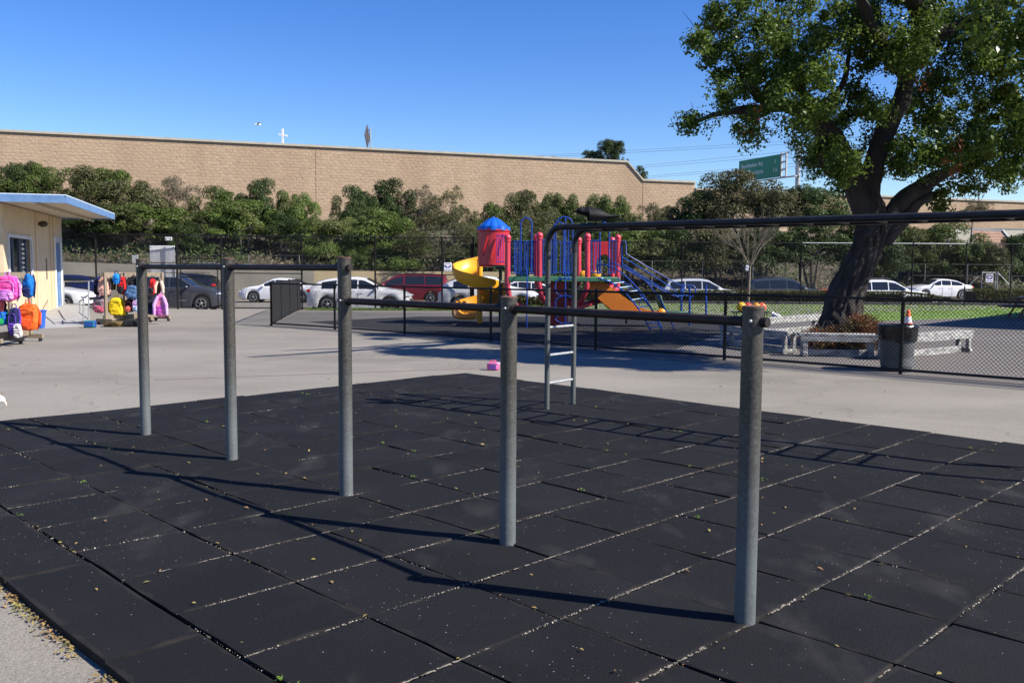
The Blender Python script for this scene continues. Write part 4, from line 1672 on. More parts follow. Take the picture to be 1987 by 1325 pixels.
KIND = {
    'sedan': dict(L=4.7, W=1.80, belt=.93, R=.325, ax=(-1.38, 1.42),
                  top=[(-2.35, .55), (-2.33, .90), (-2.2, 1.02), (-1.72, 1.07), (-1.05, 1.35), (-.55, 1.44), (0, 1.46), (.32, 1.42), (1.12, 1.02), (1.7, .93), (2.12, .80), (2.30, .62), (2.35, .42)],
                  win=[(-1.45, -.62), (-.56, .12), (.17, .85)], ws=(.36, 1.08), rw=(-1.70, -1.0)),
    'suv': dict(L=4.6, W=1.84, belt=1.05, R=.355, ax=(-1.32, 1.40),
                top=[(-2.3, .6), (-2.28, 1.02), (-2.2, 1.16), (-1.92, 1.56), (-1.75, 1.62), (-1.0, 1.69), (-.2, 1.70), (.28, 1.64), (1.08, 1.16), (1.75, 1.06), (2.12, .94), (2.27, .72), (2.3, .48)],
                win=[(-1.85, -1.05), (-.99, -.12), (-.06, .86)], ws=(.34, 1.02), rw=(-2.18, -1.94)),
    'cross': dict(L=4.65, W=1.84, belt=.99, R=.35, ax=(-1.36, 1.42),
                  top=[(-2.32, .6), (-2.30, .95), (-2.2, 1.10), (-1.85, 1.36), (-1.5, 1.47), (-.8, 1.57), (-.1, 1.59), (.30, 1.54), (1.15, 1.10), (1.8, 1.0), (2.15, .88), (2.29, .68), (2.32, .46)],
                  win=[(-1.62, -.95), (-.89, -.02), (.04, .92)], ws=(.36, 1.08), rw=(-2.15, -1.55)),
    'van': dict(L=5.1, W=1.95, belt=1.02, R=.335, ax=(-1.45, 1.55),
                top=[(-2.55, .6), (-2.53, 1.1), (-2.46, 1.3), (-2.30, 1.66), (-2.1, 1.72), (-1.2, 1.76), (0, 1.76), (.55, 1.68), (1.62, 1.12), (2.05, 1.0), (2.38, .84), (2.52, .66), (2.55, .45)],
                win=[(-2.2, -1.15), (-1.1, .05), (.15, 1.2)], ws=(.62, 1.58), rw=(-2.44, -2.30)),
}


def car(kind, pm, px, Y, face, label, dz=0.0, scale=1.0, rz=0.0, parts=True):
    K = KIND[kind]
    L, Wd, belt, R_, ax = K['L'], K['W'], K['belt'], K['R'], K['ax']
    x0 = AT(px, 560, Y).x
    root = thing('parked_car', label, 'car', (x0, Y, gz(x0, Y) + dz + .004), (0 if face == 'R' else math.pi) + rz, 'cars parked beyond the fences')
    root.scale = (scale,) * 3
    tx = [p[0] for p in K['top']]
    tz = [p[1] for p in K['top']]

    def ztop(x):
        # light smoothing of the profile
        return float(np.mean([np.interp(x + d, tx, tz) for d in (-.05, 0, .05)]))

    def hw(x):
        e = max(0.0, abs(x) - (L / 2 - .62)) / .62
        return Wd / 2 * (1 - .20 * e ** 2.2)

    def zbot(x):
        e = max(0.0, abs(x) - (L / 2 - .5)) / .5
        z = .20 + .10 * e
        for a in ax:
            d = abs(x - a)
            Ra = R_ + .055
            if d < Ra:
                z = max(z, R_ + math.sqrt(Ra * Ra - d * d))
        return z

    def sect(x):
        h, zt_, zb = hw(x), ztop(x), zbot(x)
        zs = min(belt, zt_ - .03)
        zb = min(zb, zs - .05)
        t = zt_ - zs
        yr = max(.2, h * .93 - .36 * max(0, t - .05))
        m1 = zb + (zs - zb) * .35
        return [(h * .955, zb), (h, m1), (h * .995, zb + (zs - zb) * .72), (h * .965, zs - .01), (h * .93, zs + min(.02, t * .4)),
                (yr + .035 * min(1, t * 3), zt_ - min(.07, t * .45)), (yr - .04, zt_ - min(.022, t * .2)), (yr * .55, zt_), (0, zt_ + .012)]
    st = sorted(set([round(-L / 2 + .005 + i * (L - .01) / 64, 3) for i in range(65)] + [round(a + d, 3) for a in ax for d in (-R_ - .054, -R_ - .02, R_ + .02, R_ + .054)]))
    mb = MB()
    S = []
    for x in st:
        s_ = sect(x)
        full = [(x, -y, z) for (y, z) in s_] + [(x, y, z) for (y, z) in reversed(s_[:-1])]
        S.append(full)
    w = len(S[0])
    for r_ in S:
        mb.v += [V(p) for p in r_]
    for i in range(len(S) - 1):
        for j in range(w - 1):
            q = i * w + j
            mb.f.append((q, q + w, q + w + 1, q + 1))
            mb.m.append(0)
    mb.f.append(tuple(range(w)))
    mb.f.append(tuple(reversed(range((len(S) - 1) * w, len(S) * w))))
    mb.m += [0, 0]
    body = mb.build('body', pm, root, sharp=38)
    MB().box((0, 0, .40), (L - .5, Wd - .36, .42)).build('underbody', m_under, root)

    def side(x, f, sy, off=.008):
        s_ = sect(x)
        a, b = s_[4], s_[5]
        y = a[0] + (b[0] - a[0]) * f + off
        return V((x, sy * y, a[1] + (b[1] - a[1]) * f))
    for sy in (-1, 1):
        for (a, b) in K['win']:
            MB().grid(lambda u, v: side(a + (b - a) * u, .10 + .80 * v, sy), 8, 2).build('side_window', m_glass, root)
    for nm, (a, b) in (('windscreen', K['ws']), ('rear_window', K['rw'])):
        def gl(u, v):
            x = a + (b - a) * u
            s_ = sect(x)
            y = (2 * v - 1) * (s_[6][0] - .02)
            k = 1 - abs(2 * v - 1)
            return V((x, y, s_[6][1] + .014 + (s_[8][1] - s_[6][1]) * min(1, k * 1.4)))
        MB().grid(gl, 8, 8).build(nm, m_glass, root)
    # lamps, bumpers, details
    for sy in (-1, 1):
        zl = ztop(L / 2 - .16) - .10
        MB().ell((L / 2 - .14, sy * (hw(L / 2 - .2) - .16), zl), (.17, .17, .065), 10, 6).build('headlight', m_head, root)
        zl = min(belt - .03, ztop(-L / 2 + .08) - .08)
        MB().ell((-L / 2 + .12, sy * (hw(-L / 2 + .15) - .13), zl), (.15, .15, .085), 10, 6).build('tail_light', m_tail, root)
        s_ = sect(K['ws'][1] - .28)
        MB().ell((K['ws'][1] - .26, sy * (s_[4][0] + .10), s_[4][1] + .05), (.07, .10, .07), 8, 6).build('mirror', pm, root)
        for (a, b) in K['win'][1:]:
            s_ = sect(a + .12)
            MB().box((a + .14, sy * (s_[2][0] + .005), belt - .13), (.16, .03, .03)).build('door_handle', pm, root)
            MB().box((a - .03, sy * (s_[1][0] - .0015), .55), (.012, .012, .62)).build('door_seam', m_under, root)
    MB().box((L / 2 - .03, 0, .52), (.05, .9, .16)).build('grille', m_plastic_black, root, bevel=.02)
    MB().box((L / 2 - .05, 0, .33), (.06, 1.25, .12)).build('lower_grille', m_plastic_black, root, bevel=.02)
    MB().box((-L / 2 + .01, 0, .62), (.03, .34, .13)).build('number_plate', m_white, root)
    MB().box((-L / 2 + .05, 0, .36), (.09, Wd * .74, .14)).build('rear_bumper', m_plastic_black, root, bevel=.02)
    for a in ax:
        for sy in (-1, 1):
            Mx = Matrix.Rotation(math.pi / 2, 3, 'X')
            wt = .20
            wh = MB().lathe([(R_ * .66, -wt / 2), (R_ * .95, -wt / 2), (R_, -wt / 2 + .035), (R_, wt / 2 - .035), (R_ * .95, wt / 2), (R_ * .66, wt / 2)], 24, Mx, caps=True).build('wheel', m_tyre, root)
            wh.location = (a, sy * (Wd / 2 - wt / 2 - .01), R_)
            rm = MB()
            yy = sy * (wt / 2 + .004)
            rm.lathe([(R_ * .70, 0), (R_ * .70, .012), (R_ * .60, .014), (R_ * .60, 0)], 24, Matrix.Rotation(-sy * math.pi / 2, 3, 'X'), (0, yy - sy * .006, 0), caps=False)
            for q in range(5):
                an = 2 * math.pi * q / 5 + .3
                rm.beam((0, yy, 0), (R_ * .64 * math.cos(an), yy, R_ * .64 * math.sin(an)), .02, .07, V((0, 1, 0)))
            rm.ell((0, yy, 0), (.06, .02, .06), 10, 6)
            rm.build('rim', m_rim, wh)
    if kind in ('suv', 'van'):
        for sy in (-1, 1):
            MB().tube([(-1.6, sy * .58, 1.70), (-1.5, sy * .58, 1.75), (.0, sy * .58, 1.765), (.1, sy * .58, 1.72)], .018, 6).build('roof_rack', m_plastic_black, root)
    return root


wht = paint('white', (.80, .80, .80))
car('sedan', wht, 85, 43.0, 'R', 'white car with its front wheel showing past the blue door')
car('cross', paint('navy', (.012, .016, .075)), 128, 53.0, 'L', 'dark blue hatchback parked behind the white car by the building')
car('suv', paint('grey', (.055, .058, .072)), 345, 42.4, 'R', 'dark grey SUV behind the walk gate in the tall fence')
car('suv', paint('black', (.012, .012, .016)), 350, 53.2, 'L', 'black SUV with red tail lamp behind the dark grey SUV')
car('sedan', wht, 545, 54.0, 'L', 'white sedan parked along the pale concrete retaining wall')
car('cross', wht, 700, 41.2, 'R', 'white crossover with red tail lamps close behind the tall fence')
car('van', paint('red', (.21, .010, .020)), 791, 54.0, 'L', 'dark red minivan parked by the cream wall')
car('cross', wht, 950, 41.4, 'R', 'white hatchback mostly hidden behind the yellow spiral slide', -.05)
car('sedan', wht, 1010, 50.0, 'L', 'white sedan seen below the play structure deck')
car('suv', paint('silver', (.62, .63, .65)), 1360, 50.5, 'R', 'silver SUV behind the hedge beyond the blue banister rails', -.1)
car('sedan', paint('dark_green', (.018, .028, .024)), 1480, 54.0, 'L', 'dark green sedan behind the bare sapling')
car('suv', paint('charcoal', (.045, .050, .054)), 1522, 49.6, 'R', 'charcoal SUV behind the hedge beside the leaning trunk', -.08)
car('sedan', paint('bright_red', (.40, .02, .018)), 1648, 54.0, 'L', 'bright red car half hidden by the leaning trunk')
car('suv', wht, 1716, 50.5, 'R', 'white SUV behind the hedge right of the leaning trunk', -.1)
car('sedan', wht, 1818, 65.0, 'L', 'white sedan at the end of the hedge by the wire gate', .1, 1.0, .12)

# ================================================================= SCHOOL BUILDING
Bk = V((-17.5, 35.0, 0))
wd = V((.274, -.9616, 0)).normalized()      # along the side wall towards the camera
wn = V((.9616, .274, 0)).normalized()       # outward normal of the side wall
RZ = math.atan2(wd.y, wd.x)
SL, SH = 8.5, 3.5
root = thing('school_building', 'yellow stucco school building with blue roof edge and deep overhang', 'building', Bk + V((0, 0, -.05)), RZ)
# local frame: x along the side wall (0 back corner .. SL front corner), -y... outward normal is +y or -y
sgn = 1 if (Matrix.Rotation(RZ, 3, 'Z') @ V((0, 1, 0))).dot(wn) > 0 else -1


def BL(x, out, z):
    return V((x, sgn * out, z))


m_stucco_top = m_yellow
mb = MB()
# wall with openings (window x 4.3..6.6, z .95..2.45 ; door x .35..1.25, z 0..2.35)
def wallbox(x0_, x1_, z0_, z1_, name='wall'):
    MB().box(BL((x0_ + x1_) / 2, -.1, (z0_ + z1_) / 2), (x1_ - x0_, .2, z1_ - z0_)).build(name, m_yellow, root)


WX0, WX1, WZ0, WZ1 = 5.0, 8.0, .95, 2.62
DX0, DX1, DZ1 = .22, 1.45, 2.75
wallbox(0, DX0, 0, SH)
wallbox(DX0, DX1, DZ1, SH)
wallbox(DX1, WX0, 0, SH)
wallbox(WX0, WX1, 0, WZ0)
wallbox(WX0, WX1, WZ1, SH)
wallbox(WX1, SL, 0, SH)
MB().box(BL(SL - .1, -4.3, SH / 2), (.2, 8.2, SH)).build('front_wall', m_yellow, root)
MB().box(BL(.1, -4.3, SH / 2), (.2, 8.2, SH)).build('back_wall', m_yellow, root)
mb = MB()
dr = MB().box(BL((DX0 + DX1) / 2, -.06, DZ1 / 2 - .1), (DX1 - DX0 - .1, .05, DZ1 - .22)).build('door', m_blue_paint, root)
MB().ell(BL(DX1 - .2, -.01, 1.05), (.05, .03, .05), 8, 6).build('door_handle', m_steel, dr)
for x, w in ((DX0 + .05, .10), (DX1 - .05, .10)):
    MB().box(BL(x, .01, DZ1 / 2), (w, .06, DZ1)).build('door_frame', m_white, root)
MB().box(BL((DX0 + DX1) / 2, .012, DZ1 - .11), (DX1 - DX0 - .2, .06, .22)).build('door_transom', mat('grey_frame', (.45, .45, .45), (.5, .5, .5), .6), root)
mwf = mat('window_frame_grey', (.55, .55, .55), (.62, .62, .62), .5)
wr = MB().box(BL((WX0 + WX1) / 2, -.12, (WZ0 + WZ1) / 2), (WX1 - WX0, .02, WZ1 - WZ0)).build('window', m_glass, root)
for x in (WX0 + .05, WX1 - .05):
    MB().box(BL(x, .01, (WZ0 + WZ1) / 2), (.10, .07, WZ1 - WZ0)).build('window_frame', mwf, wr)
for z in (WZ0 + .04, WZ1 - .05):
    MB().box(BL((WX0 + WX1) / 2, .012, z), (WX1 - WX0 - .2, .07, .10)).build('window_frame', mwf, wr)
for k, x in enumerate((WX0 + .35, WX0 + 1.2, WX0 + 2.1)):
    MB().box(BL(x, -.08, (WZ0 + WZ1) / 2), (.06, .05, WZ1 - WZ0 - .2)).build('mullion', mat('slate_mullion', (.10, .12, .16), (.14, .16, .2), .6), wr)
for k in range(9):
    MB().box(BL(WX0 + .7, -.10, WZ0 + .2 + k * .15), (.3, .012, .06)).build('blind_slat', m_white, wr)
for x in (2.2, 4.4, 1.62):
    MB().box(BL(x, .012, 1.75), (.03, .024, 3.46)).build('wall_batten', mat('tan_trim', (.45, .32, .17), (.5, .36, .2), .8), root)
MB().box(BL(2.9, .02, 1.55), (.05, .03, .75)).build('conduit', m_bark2, root)
lp = MB()
lp.ell(BL(3.9, .16, 3.1), (.11, .15, .11), 12, 8)
lp.build('wall_lamp', mat('bronze_lamp', (.035, .025, .018), (.05, .035, .025), .5), root)
# roof slab with overhang
ov, fr = 1.95, .35
mrs = mat('soffit', (.50, .42, .32), (.57, .48, .38), .8, scale=2)
MB().box(BL(SL / 2 + .3, ov / 2 - 4.5, SH + .10), (SL + .9, ov + 8.7, .14)).build('roof', mrs, root)
fb = m_blue_paint
MB().box(BL(SL / 2 + .28, ov - .08, SH + .10), (SL + .94, .06, .217)).build('fascia', fb, root)
MB().box(BL(SL + .785, ov / 2 - 4.55, SH + .10), (.06, ov + 8.9, .22)).build('fascia', fb, root)
MB().box(BL(-.18, ov / 2 - 4.5, SH + .10), (.06, ov + 8.6, .22)).build('fascia', fb, root)
MB().box(BL(SL / 2 + .3, ov / 2 - 4.5, SH + .225), (SL + 1.0, ov + 8.9, .03)).build('roof_edge_cap', mat('pale_cap', (.45, .52, .58), (.5, .57, .63), .5), root)
MB().box(BL(SL / 2, 1.0, SH - .03), (SL + .5, .08, .09)).build('soffit_beam', mrs, root)

# ramp and handrail by the door
mb = MB()
pr = [G(84, 607), G(119, 598), G(172, 601), G(176, 632), G(82, 637)]
lowz = [.004, .16, .16, .004, .004]
mb.add([(p.x, p.y, -.05 + z) for p, z in zip(pr, lowz)] + [(p.x, p.y, -.06) for p in pr], [(4, 3, 2, 1, 0), (0, 1, 6, 5), (1, 2, 7, 6), (2, 3, 8, 7), (3, 4, 9, 8), (4, 0, 5, 9)])
tag(mb.build('ramp', mat('ramp_concrete', (.27, .26, .25), (.34, .33, .315), .9, scale=1.5, bump=.1), sharp=None), kind='structure')
hr0 = G(163, 622)
root = thing('handrail', 'thin grey pipe handrail along the ramp beside the bag rack', 'handrail', hr0)


def hp(px, py, Y):
    return AT(px, py, Y) - hr0


for seg in ([(124, 592, 32), (124, 546, 32)], [(172, 621, 25), (172, 546, 25)], [(155, 606, 27), (155, 585, 27)], [(162, 622, 25.2), (162, 578, 25.2)]):
    MB().tube([hp(*p) for p in seg], .02, 6).build('rail_post', m_steel, root)
for seg in ([(124, 546, 32), (150, 546, 28.5), (180, 545, 25)], [(124, 590, 32), (155, 590, 27)], [(153, 586, 27), (173, 571, 25)], [(153, 606, 27), (172, 620, 25)]):
    MB().tube([hp(*p) for p in seg], .019, 6).build('rail', m_steel, root)
# blue bin
c = G(75, 637)
root = thing('recycling_bin', 'small blue plastic bin by the ramp behind the bag rack', 'bin', c)
mbb = mat('bin_blue', (.015, .09, .42), (.02, .12, .5), .45)
MB().lathe([(.15, 0), (.16, .01), (.205, .42), (.22, .43), (.22, .47), (.2, .47), (.15, .05)], 4, Matrix.Rotation(.9, 3, 'Z'), caps=False).build('bin_body', mbb, root, sharp=30)
MB().box((0, 0, .47), (.34, .34, .03), .12).build('rim_lid', mbb, root, bevel=.01)

# ================================================================= BAG RACKS AND BAGS
def rack(a, b, H, label, posts=4):
    a, b = V(a), V(b)
    d = b - a
    L = d.length
    root = thing('bag_rack', label, 'rack', a, math.atan2(d.y, d.x), 'rolling wooden bag racks')
    MB().box((L / 2, 0, H - .06), (L, .04, .13)).build('top_board', m_wood, root)
    MB().box((L / 2, 0, .20), (L, .04, .13)).build('low_board', m_wood, root)
    for k in range(posts):
        x = .06 + (L - .12) * k / (posts - 1)
        MB().box((x, -.045, H / 2 + .06), (.09, .045, H - .12)).build('post', m_wood, root)
        MB().box((x, 0, .12), (.09, .62, .09)).build('foot', m_wood, root)
        for sy in (-1, 1):
            MB().lathe([(.02, -.02), (.05, -.018), (.05, .018), (.02, .02)], 12, Matrix.Rotation(math.pi / 2, 3, 'X'), (x, sy * .25, .052)).build('caster', m_plastic_black, root)
    return root


def shell(px0, py0, px1, py1, Y, depth, taper=.85, seed=0, lump=.12):
    """rounded soft body filling a box of the photograph at depth Y; returns root centre, mesh builder"""
    a, b = AT(px0, py1, Y), AT(px1, py0, Y)
    w, h = b.x - a.x, b.z - a.z
    c = V(((a.x + b.x) / 2, Y, a.z))
    mb = MB()

    def fn(u, v):
        t = u
        e = 1 - abs(2 * t - 1) ** 3.2
        k = (e ** .36) * ((1 - t) + taper * t)
        an = 2 * math.pi * v
        cx_, sy_ = math.cos(an), math.sin(an)
        sx = math.copysign(abs(cx_) ** .55, cx_)
        s_y = math.copysign(abs(sy_) ** .6, sy_)
        p = V((sx * k * w / 2, s_y * k * depth / 2, h * t))
        q = p * 7 + V((seed * 3.1, seed, 0))
        return p + V((noise.noise(q) * lump * w * .6, noise.noise(q + V((5, 5, 5))) * lump * depth, noise.noise(q + V((1, 8, 3))) * lump * h * .25)) + V((0, -abs(noise.noise(q * 3)) * .05 * (s_y < 0), 0))
    mb.grid(fn, 14, 22, closed=True)
    return c, mb, w, h


def fab(nm, c, c2=None, scale=9):
    f = lambda q: tuple(x * (.40 + .45 * x / max(q)) for x in q)
    return mat('fabric_' + nm, f(c), f(c2) if c2 else None, .85, scale=scale, bump=.25, spec=.2)


def backpack(px0, py0, px1, py1, Y, m, m2, label, seed=0, pocket=True, depth=.22, straps=True, lump=.17, taper=.8, name='backpack', cat='backpack', group='bags hanging on the racks'):
    c, mb, w, h = shell(px0, py0, px1, py1, Y, depth, taper, seed, lump)
    root = thing(name, label, cat, c, 0, group)
    mb.build('bag_body', m, root, sharp=None)
    if pocket:
        _, pb, _, _ = shell(px0 + (px1 - px0) * .16, py0 + (py1 - py0) * .52, px1 - (px1 - px0) * .16, py1 - (py1 - py0) * .06, Y, .11, .92, seed + 4, lump)
        for v in pb.v:
            v += V((0, -depth * .46, h * .05))
        pb.build('front_pocket', m2, root, sharp=None)
    if h > .35:
        MB().tube([(sx_ * w * .36, -depth * .40 - .012, h * (.30 + .48 * t_ ** .5)) for sx_, t_ in ((-1, 0), (-.92, .6), (-.5, 1), (.5, 1), (.92, .6), (1, 0))], .009, 5).build('zip', m2, root)
    if straps:
        MB().tube([(-.05, 0, h * .94), (-.035, 0, h + .06), (.035, 0, h + .06), (.05, 0, h * .94)], .012, 6).build('top_loop', m2, root)
        for sx in (-1, 1):
            MB().tube([(sx * w * .25, depth * .35, h * .95), (sx * w * .52, .02, h * .62), (sx * w * .53, -.02, h * .25), (sx * w * .3, depth * .3, h * .03)], [.018, .022, .02, .012], 6).build('strap', m2, root)
    return root


def jacket(px0, py0, px1, py1, Y, m, m2, label, seed=0, sleeves=True):
    c, mb, w, h = shell(px0, py0, px1, py1, Y, .16, .45, seed, .16)
    root = thing('hung_jacket', label, 'jacket', c, 0, 'bags hanging on the racks')
    mb.build('jacket_body', m, root, sharp=None)
    if sleeves:
        for sx in (-1, 1):
            MB().tube([(sx * w * .18, -.05, h * .88), (sx * w * .40, -.08, h * .55), (sx * w * .42, -.07, h * .12)], [.04, .05, .035], 8).build('sleeve', m2, root)
    MB().tube([(-.03, 0, h * .95), (0, 0, h + .05), (.03, 0, h * .95)], .008, 5).build('hanging_loop', m2, root)
    return root


R2a, R2b = G(190, 632), G(309, 624)
rack(R2a + V((0, .35, 0)), R2b + V((0, .35, 0)), 1.47, 'wooden bag rack crowded with backpacks in front of the dark SUV')
YR = (R2a.y + R2b.y) / 2 - .05
blk = fab('black', (.012, .012, .014), (.025, .025, .028))
navy = fab('navy', (.015, .02, .06), (.03, .04, .1))
backpack(184, 536, 198, 574, YR, navy, blk, 'navy backpack hung at the end of the far rack', 1)
backpack(192, 536, 213, 575, YR - .22, fab('floral', (.62, .28, .22), (.75, .62, .52), 22), fab('floral2', (.5, .3, .25), (.75, .55, .5), 30), 'pink floral backpack hung at the end of the far rack', 2)
backpack(182, 576, 208, 608, YR - .2, fab('grey', (.16, .14, .15), (.26, .22, .24)), fab('rose', (.42, .10, .17), (.55, .2, .26), 25), 'grey backpack with a rose pocket hung low on the far rack', 3)
backpack(213, 539, 223, 563, YR - .05, fab('olive', (.09, .09, .035), (.13, .13, .06)), blk, 'small olive bag hung between pink and red bags', 4, False)
backpack(229, 536, 245, 572, YR - .1, fab('red', (.55, .02, .025), (.68, .05, .05)), blk, 'red backpack hung under the blue pouch on the far rack', 5)
backpack(220, 530, 232, 552, YR - .26, fab('skyblue', (.02, .25, .58), (.06, .38, .7)), navy, 'bright blue drawstring pouch hung over the red backpack', 6, False, .12)
backpack(212, 577, 240, 613, YR - .2, fab('yellow', (.72, .55, .02), (.82, .66, .05)), fab('yellow2', (.70, .50, .02), (.78, .6, .03)), 'big yellow backpack hung low on the far rack', 7)
backpack(234, 590, 245, 612, YR - .12, fab('yellow', (.72, .55, .02)), fab('green', (.03, .2, .1)), 'small yellow pouch hung beside the big yellow backpack', 8, False, .12)
jacket(244, 534, 276, 574, YR + .1, blk, blk, 'black jacket hung behind the denim bag', 9)
backpack(244, 553, 270, 581, YR - .2, fab('denim', (.07, .13, .21), (.15, .23, .33), 18), fab('denim2', (.09, .15, .24), (.13, .2, .3)), 'blue denim bag on long grey straps', 10, True, .2, False)
MB_ = MB().tube([AT(253, 556, YR - .2), AT(255, 536, YR - .1), AT(257, 536, YR - .1), AT(263, 557, YR - .2)], .03, 6)
backpack(243, 579, 260, 606, YR - .1, fab('black', (.012, .012, .014)), fab('coral', (.6, .12, .14), (.7, .3, .2), 20), 'black bag with coral pocket hung low behind a rack post', 11)
backpack(258, 579, 274, 605, YR - .15, fab('multi', (.55, .2, .4), (.35, .6, .75), 14), fab('multi2', (.7, .65, .7), (.3, .5, .7), 18), 'pink and pale blue patterned bag hung low on the rack', 12)
backpack(291, 540, 302, 572, YR - .1, fab('red', (.55, .02, .025)), blk, 'red and black bag hung behind the post of the pull-up bars', 13)
jacket(302, 542, 319, 572, YR - .05, fab('brown', (.06, .035, .025), (.1, .06, .04)), fab('cream', (.65, .55, .45), (.72, .62, .52)), 'brown jacket with cream sleeve at the rack end', 14)
jacket(299, 569, 327, 616, YR - .25, fab('tiedye', (.60, .12, .55), (.80, .42, .40), 5), fab('lilac', (.62, .35, .7), (.75, .6, .8), 8), 'pink purple and orange tie-dye jacket hung at the rack end', 15)
backpack(284, 580, 301, 611, YR - .1, blk, navy, 'black backpack hung low behind the tie-dye jacket', 16)
c = G(175, 636)
root = thing('lunch_box', 'blue soft lunch box with green trim on the ground by the handrail', 'lunch box', c, .1)
MB().box((0, 0, .10), (.29, .18, .19)).build('box_body', fab('lunchblue', (.03, .09, .25), (.05, .13, .33)), root, bevel=.03)
MB().box((0, -.085, .10), (.27, .02, .175)).build('front_trim', fab('lunchgreen', (.03, .2, .14), (.05, .27, .18)), root, bevel=.02)
MB().box((0, -.092, .10), (.235, .02, .14)).build('front_panel', fab('lunchblue', (.03, .09, .25)), root, bevel=.02)
backpack(202, 622, 240, 634, G(220, 634).y, fab('darkgreen', (.03, .03, .022), (.16, .12, .06), 7), blk, 'dark patterned bag lying flat on the ground under the rack', 20, False, .35, False, .2, 1.0, 'duffel_bag', 'bag', 'bags lying under the far rack')
backpack(240, 620, 274, 634, G(255, 634).y, blk, fab('white', (.7, .7, .68)), 'black bag with white stripes lying under the rack', 21, False, .3, False, .15, 1.0, 'duffel_bag', 'bag', 'bags lying under the far rack')

R1a, R1b = G(-45, 676), G(46, 664)
rk = rack(R1a + V((0, .3, 0)), R1b + V((0, .3, 0)), 1.50, 'wooden bag rack on casters beside the building, hung with pink and orange bags', 3)
Y1 = (R1a.y + R1b.y) / 2 + .1
pinkf = fab('hotpink', (.70, .06, .38), (.85, .22, .52), 10)
backpack(-6, 534, 37, 586, Y1 - .2, pinkf, fab('pinkpocket', (.55, .2, .6), (.75, .45, .7), 12), 'hot pink backpack hung on the rack by the building', 31)
backpack(46, 531, 66, 579, Y1 + .6, fab('bluebag', (.01, .16, .42), (.03, .25, .55)), navy, 'blue and black backpack hung behind the rack post', 32)
backpack(33, 588, 76, 642, Y1 + .1, fab('orange', (.85, .17, .03), (.90, .28, .06), 8), fab('orange2', (.80, .14, .03), (.9, .2, .05)), 'bright orange backpack hung low on the rack', 33)
backpack(20, 596, 37, 652, Y1 - .1, navy, fab('violet', (.12, .06, .3), (.2, .1, .4)), 'navy and violet bag hung next to the orange backpack', 34)
backpack(-8, 598, 14, 632, Y1 - .1, fab('royal', (.01, .12, .45), (.03, .2, .55)), fab('greenbag', (.02, .25, .1)), 'royal blue bag hung low on the rack by the building', 35)
backpack(27, 628, 43, 656, Y1 - .28, fab('paleg', (.5, .48, .47), (.62, .6, .58)), fab('paleg2', (.45, .43, .42)), 'pale grey shoulder bag hung below the orange backpack', 36, False, .12, False)
backpack(-10, 582, 10, 606, Y1 - .15, fab('coralred', (.6, .12, .12), (.7, .3, .28), 15), blk, 'coral red pouch hung under the pink backpack', 37, False, .15)

# ================================================================= RETAINING WALL, EMBANKMENT
SWY = lambda x: 81.92 + .3467 * x


def ey0(x):
    return 57.4 + 11.2 * smooth((x - 16) / 7)


def rw_top(x):
    return 1.42 + .028 * max(0, -12 - x)


def ez(x, y):
    y0, y1 = ey0(x), SWY(x) - .4
    k = smooth((x + 3) / 6)
    zl = rw_top(x) - .08
    zr = -.44
    z0 = zl * (1 - k) + zr * k
    t = (y - y0) / (y1 - y0)
    z1 = 5.6
    return z0 + (z1 - z0) * max(0, min(1, t)) ** .85 + .18 * noise.noise(V((x * .35, y * .35, 0))) * max(0, min(1, t * 8))


mb = MB()
nx, nyy = 90, 26


def emb(u, v):
    x = -85 + 195 * u
    y = ey0(x) + .05 + (SWY(x) + 1.0 - ey0(x) - .05) * v
    return (x, y, ez(x, y))


mb.grid(emb, nx, nyy)
mb.f = [tuple(reversed(f)) for f in mb.f] if False else mb.f
tag(mb.build('embankment', m_soil, sharp=180), kind='structure')
root = thing('retaining_wall', 'low retaining wall, grey concrete turning to cream paint behind the red minivan', 'wall', (-20, 57.25, -.6))
for (xa, xb, m, nm) in ((-46, -12.6, mat('wall_concrete', (.30, .265, .20), (.38, .335, .26), .9, scale=.8, bump=.1), 'concrete_section'), (-12.6, 1.5, mat('wall_cream', (.50, .38, .20), (.58, .45, .25), .85, scale=.8, bump=.1), 'cream_section')):
    k = 12
    mb = MB()
    for i in range(k):
        x0_, x1_ = xa + (xb - xa) * i / k, xa + (xb - xa) * (i + 1) / k
        z0_, z1_ = rw_top(x0_), rw_top(x1_)
        mb.add([(x0_, 57.1, -.7), (x1_, 57.1, -.7), (x1_, 57.1, z1_), (x0_, 57.1, z0_), (x0_, 57.45, -.7), (x1_, 57.45, -.7), (x1_, 57.45, z1_), (x0_, 57.45, z0_)],
               [(0, 1, 2, 3), (3, 2, 6, 7), (5, 4, 7, 6)])
    mb.build(nm, m, root, V((-20, 57.25, -.6)), sharp=20)
# wire fence above the wall
m_dullsteel = mat('dull_steel', (.16, .155, .14), (.24, .23, .21), .7, .2, scale=6)
root = thing('slope_fence', 'galvanised wire fence along the foot of the planted slope', 'fence', (-20, 58, 0))
xp = -30.0
pz = []
while xp < 46:
    yp = ey0(xp) + .6
    z0_ = ez(xp, yp)
    tz_ = 2.42 if xp < 1 else 2.2
    pz.append(V((xp, yp, tz_)))
    MB().tube([V((xp, yp, z0_ - .1)) - V((-20, 58, 0)), V((xp, yp, tz_)) - V((-20, 58, 0))], .03, 6).build('post', m_dullsteel, root)
    xp += 3.25
for k in range(len(pz) - 1):
    MB().tube([pz[k] - V((-20, 58, .03)), pz[k + 1] - V((-20, 58, .03))], .008, 5).build('top_wire', m_dullsteel, root)
MB().tube([V((-27, 58, 2.05)) - V((-20, 58, 0)), V((-14, 58, 1.72)) - V((-20, 58, 0))], .03, 5).build('slope_rail', m_steel, root)
YG = 69.0
c = AT(1920, 575, YG)
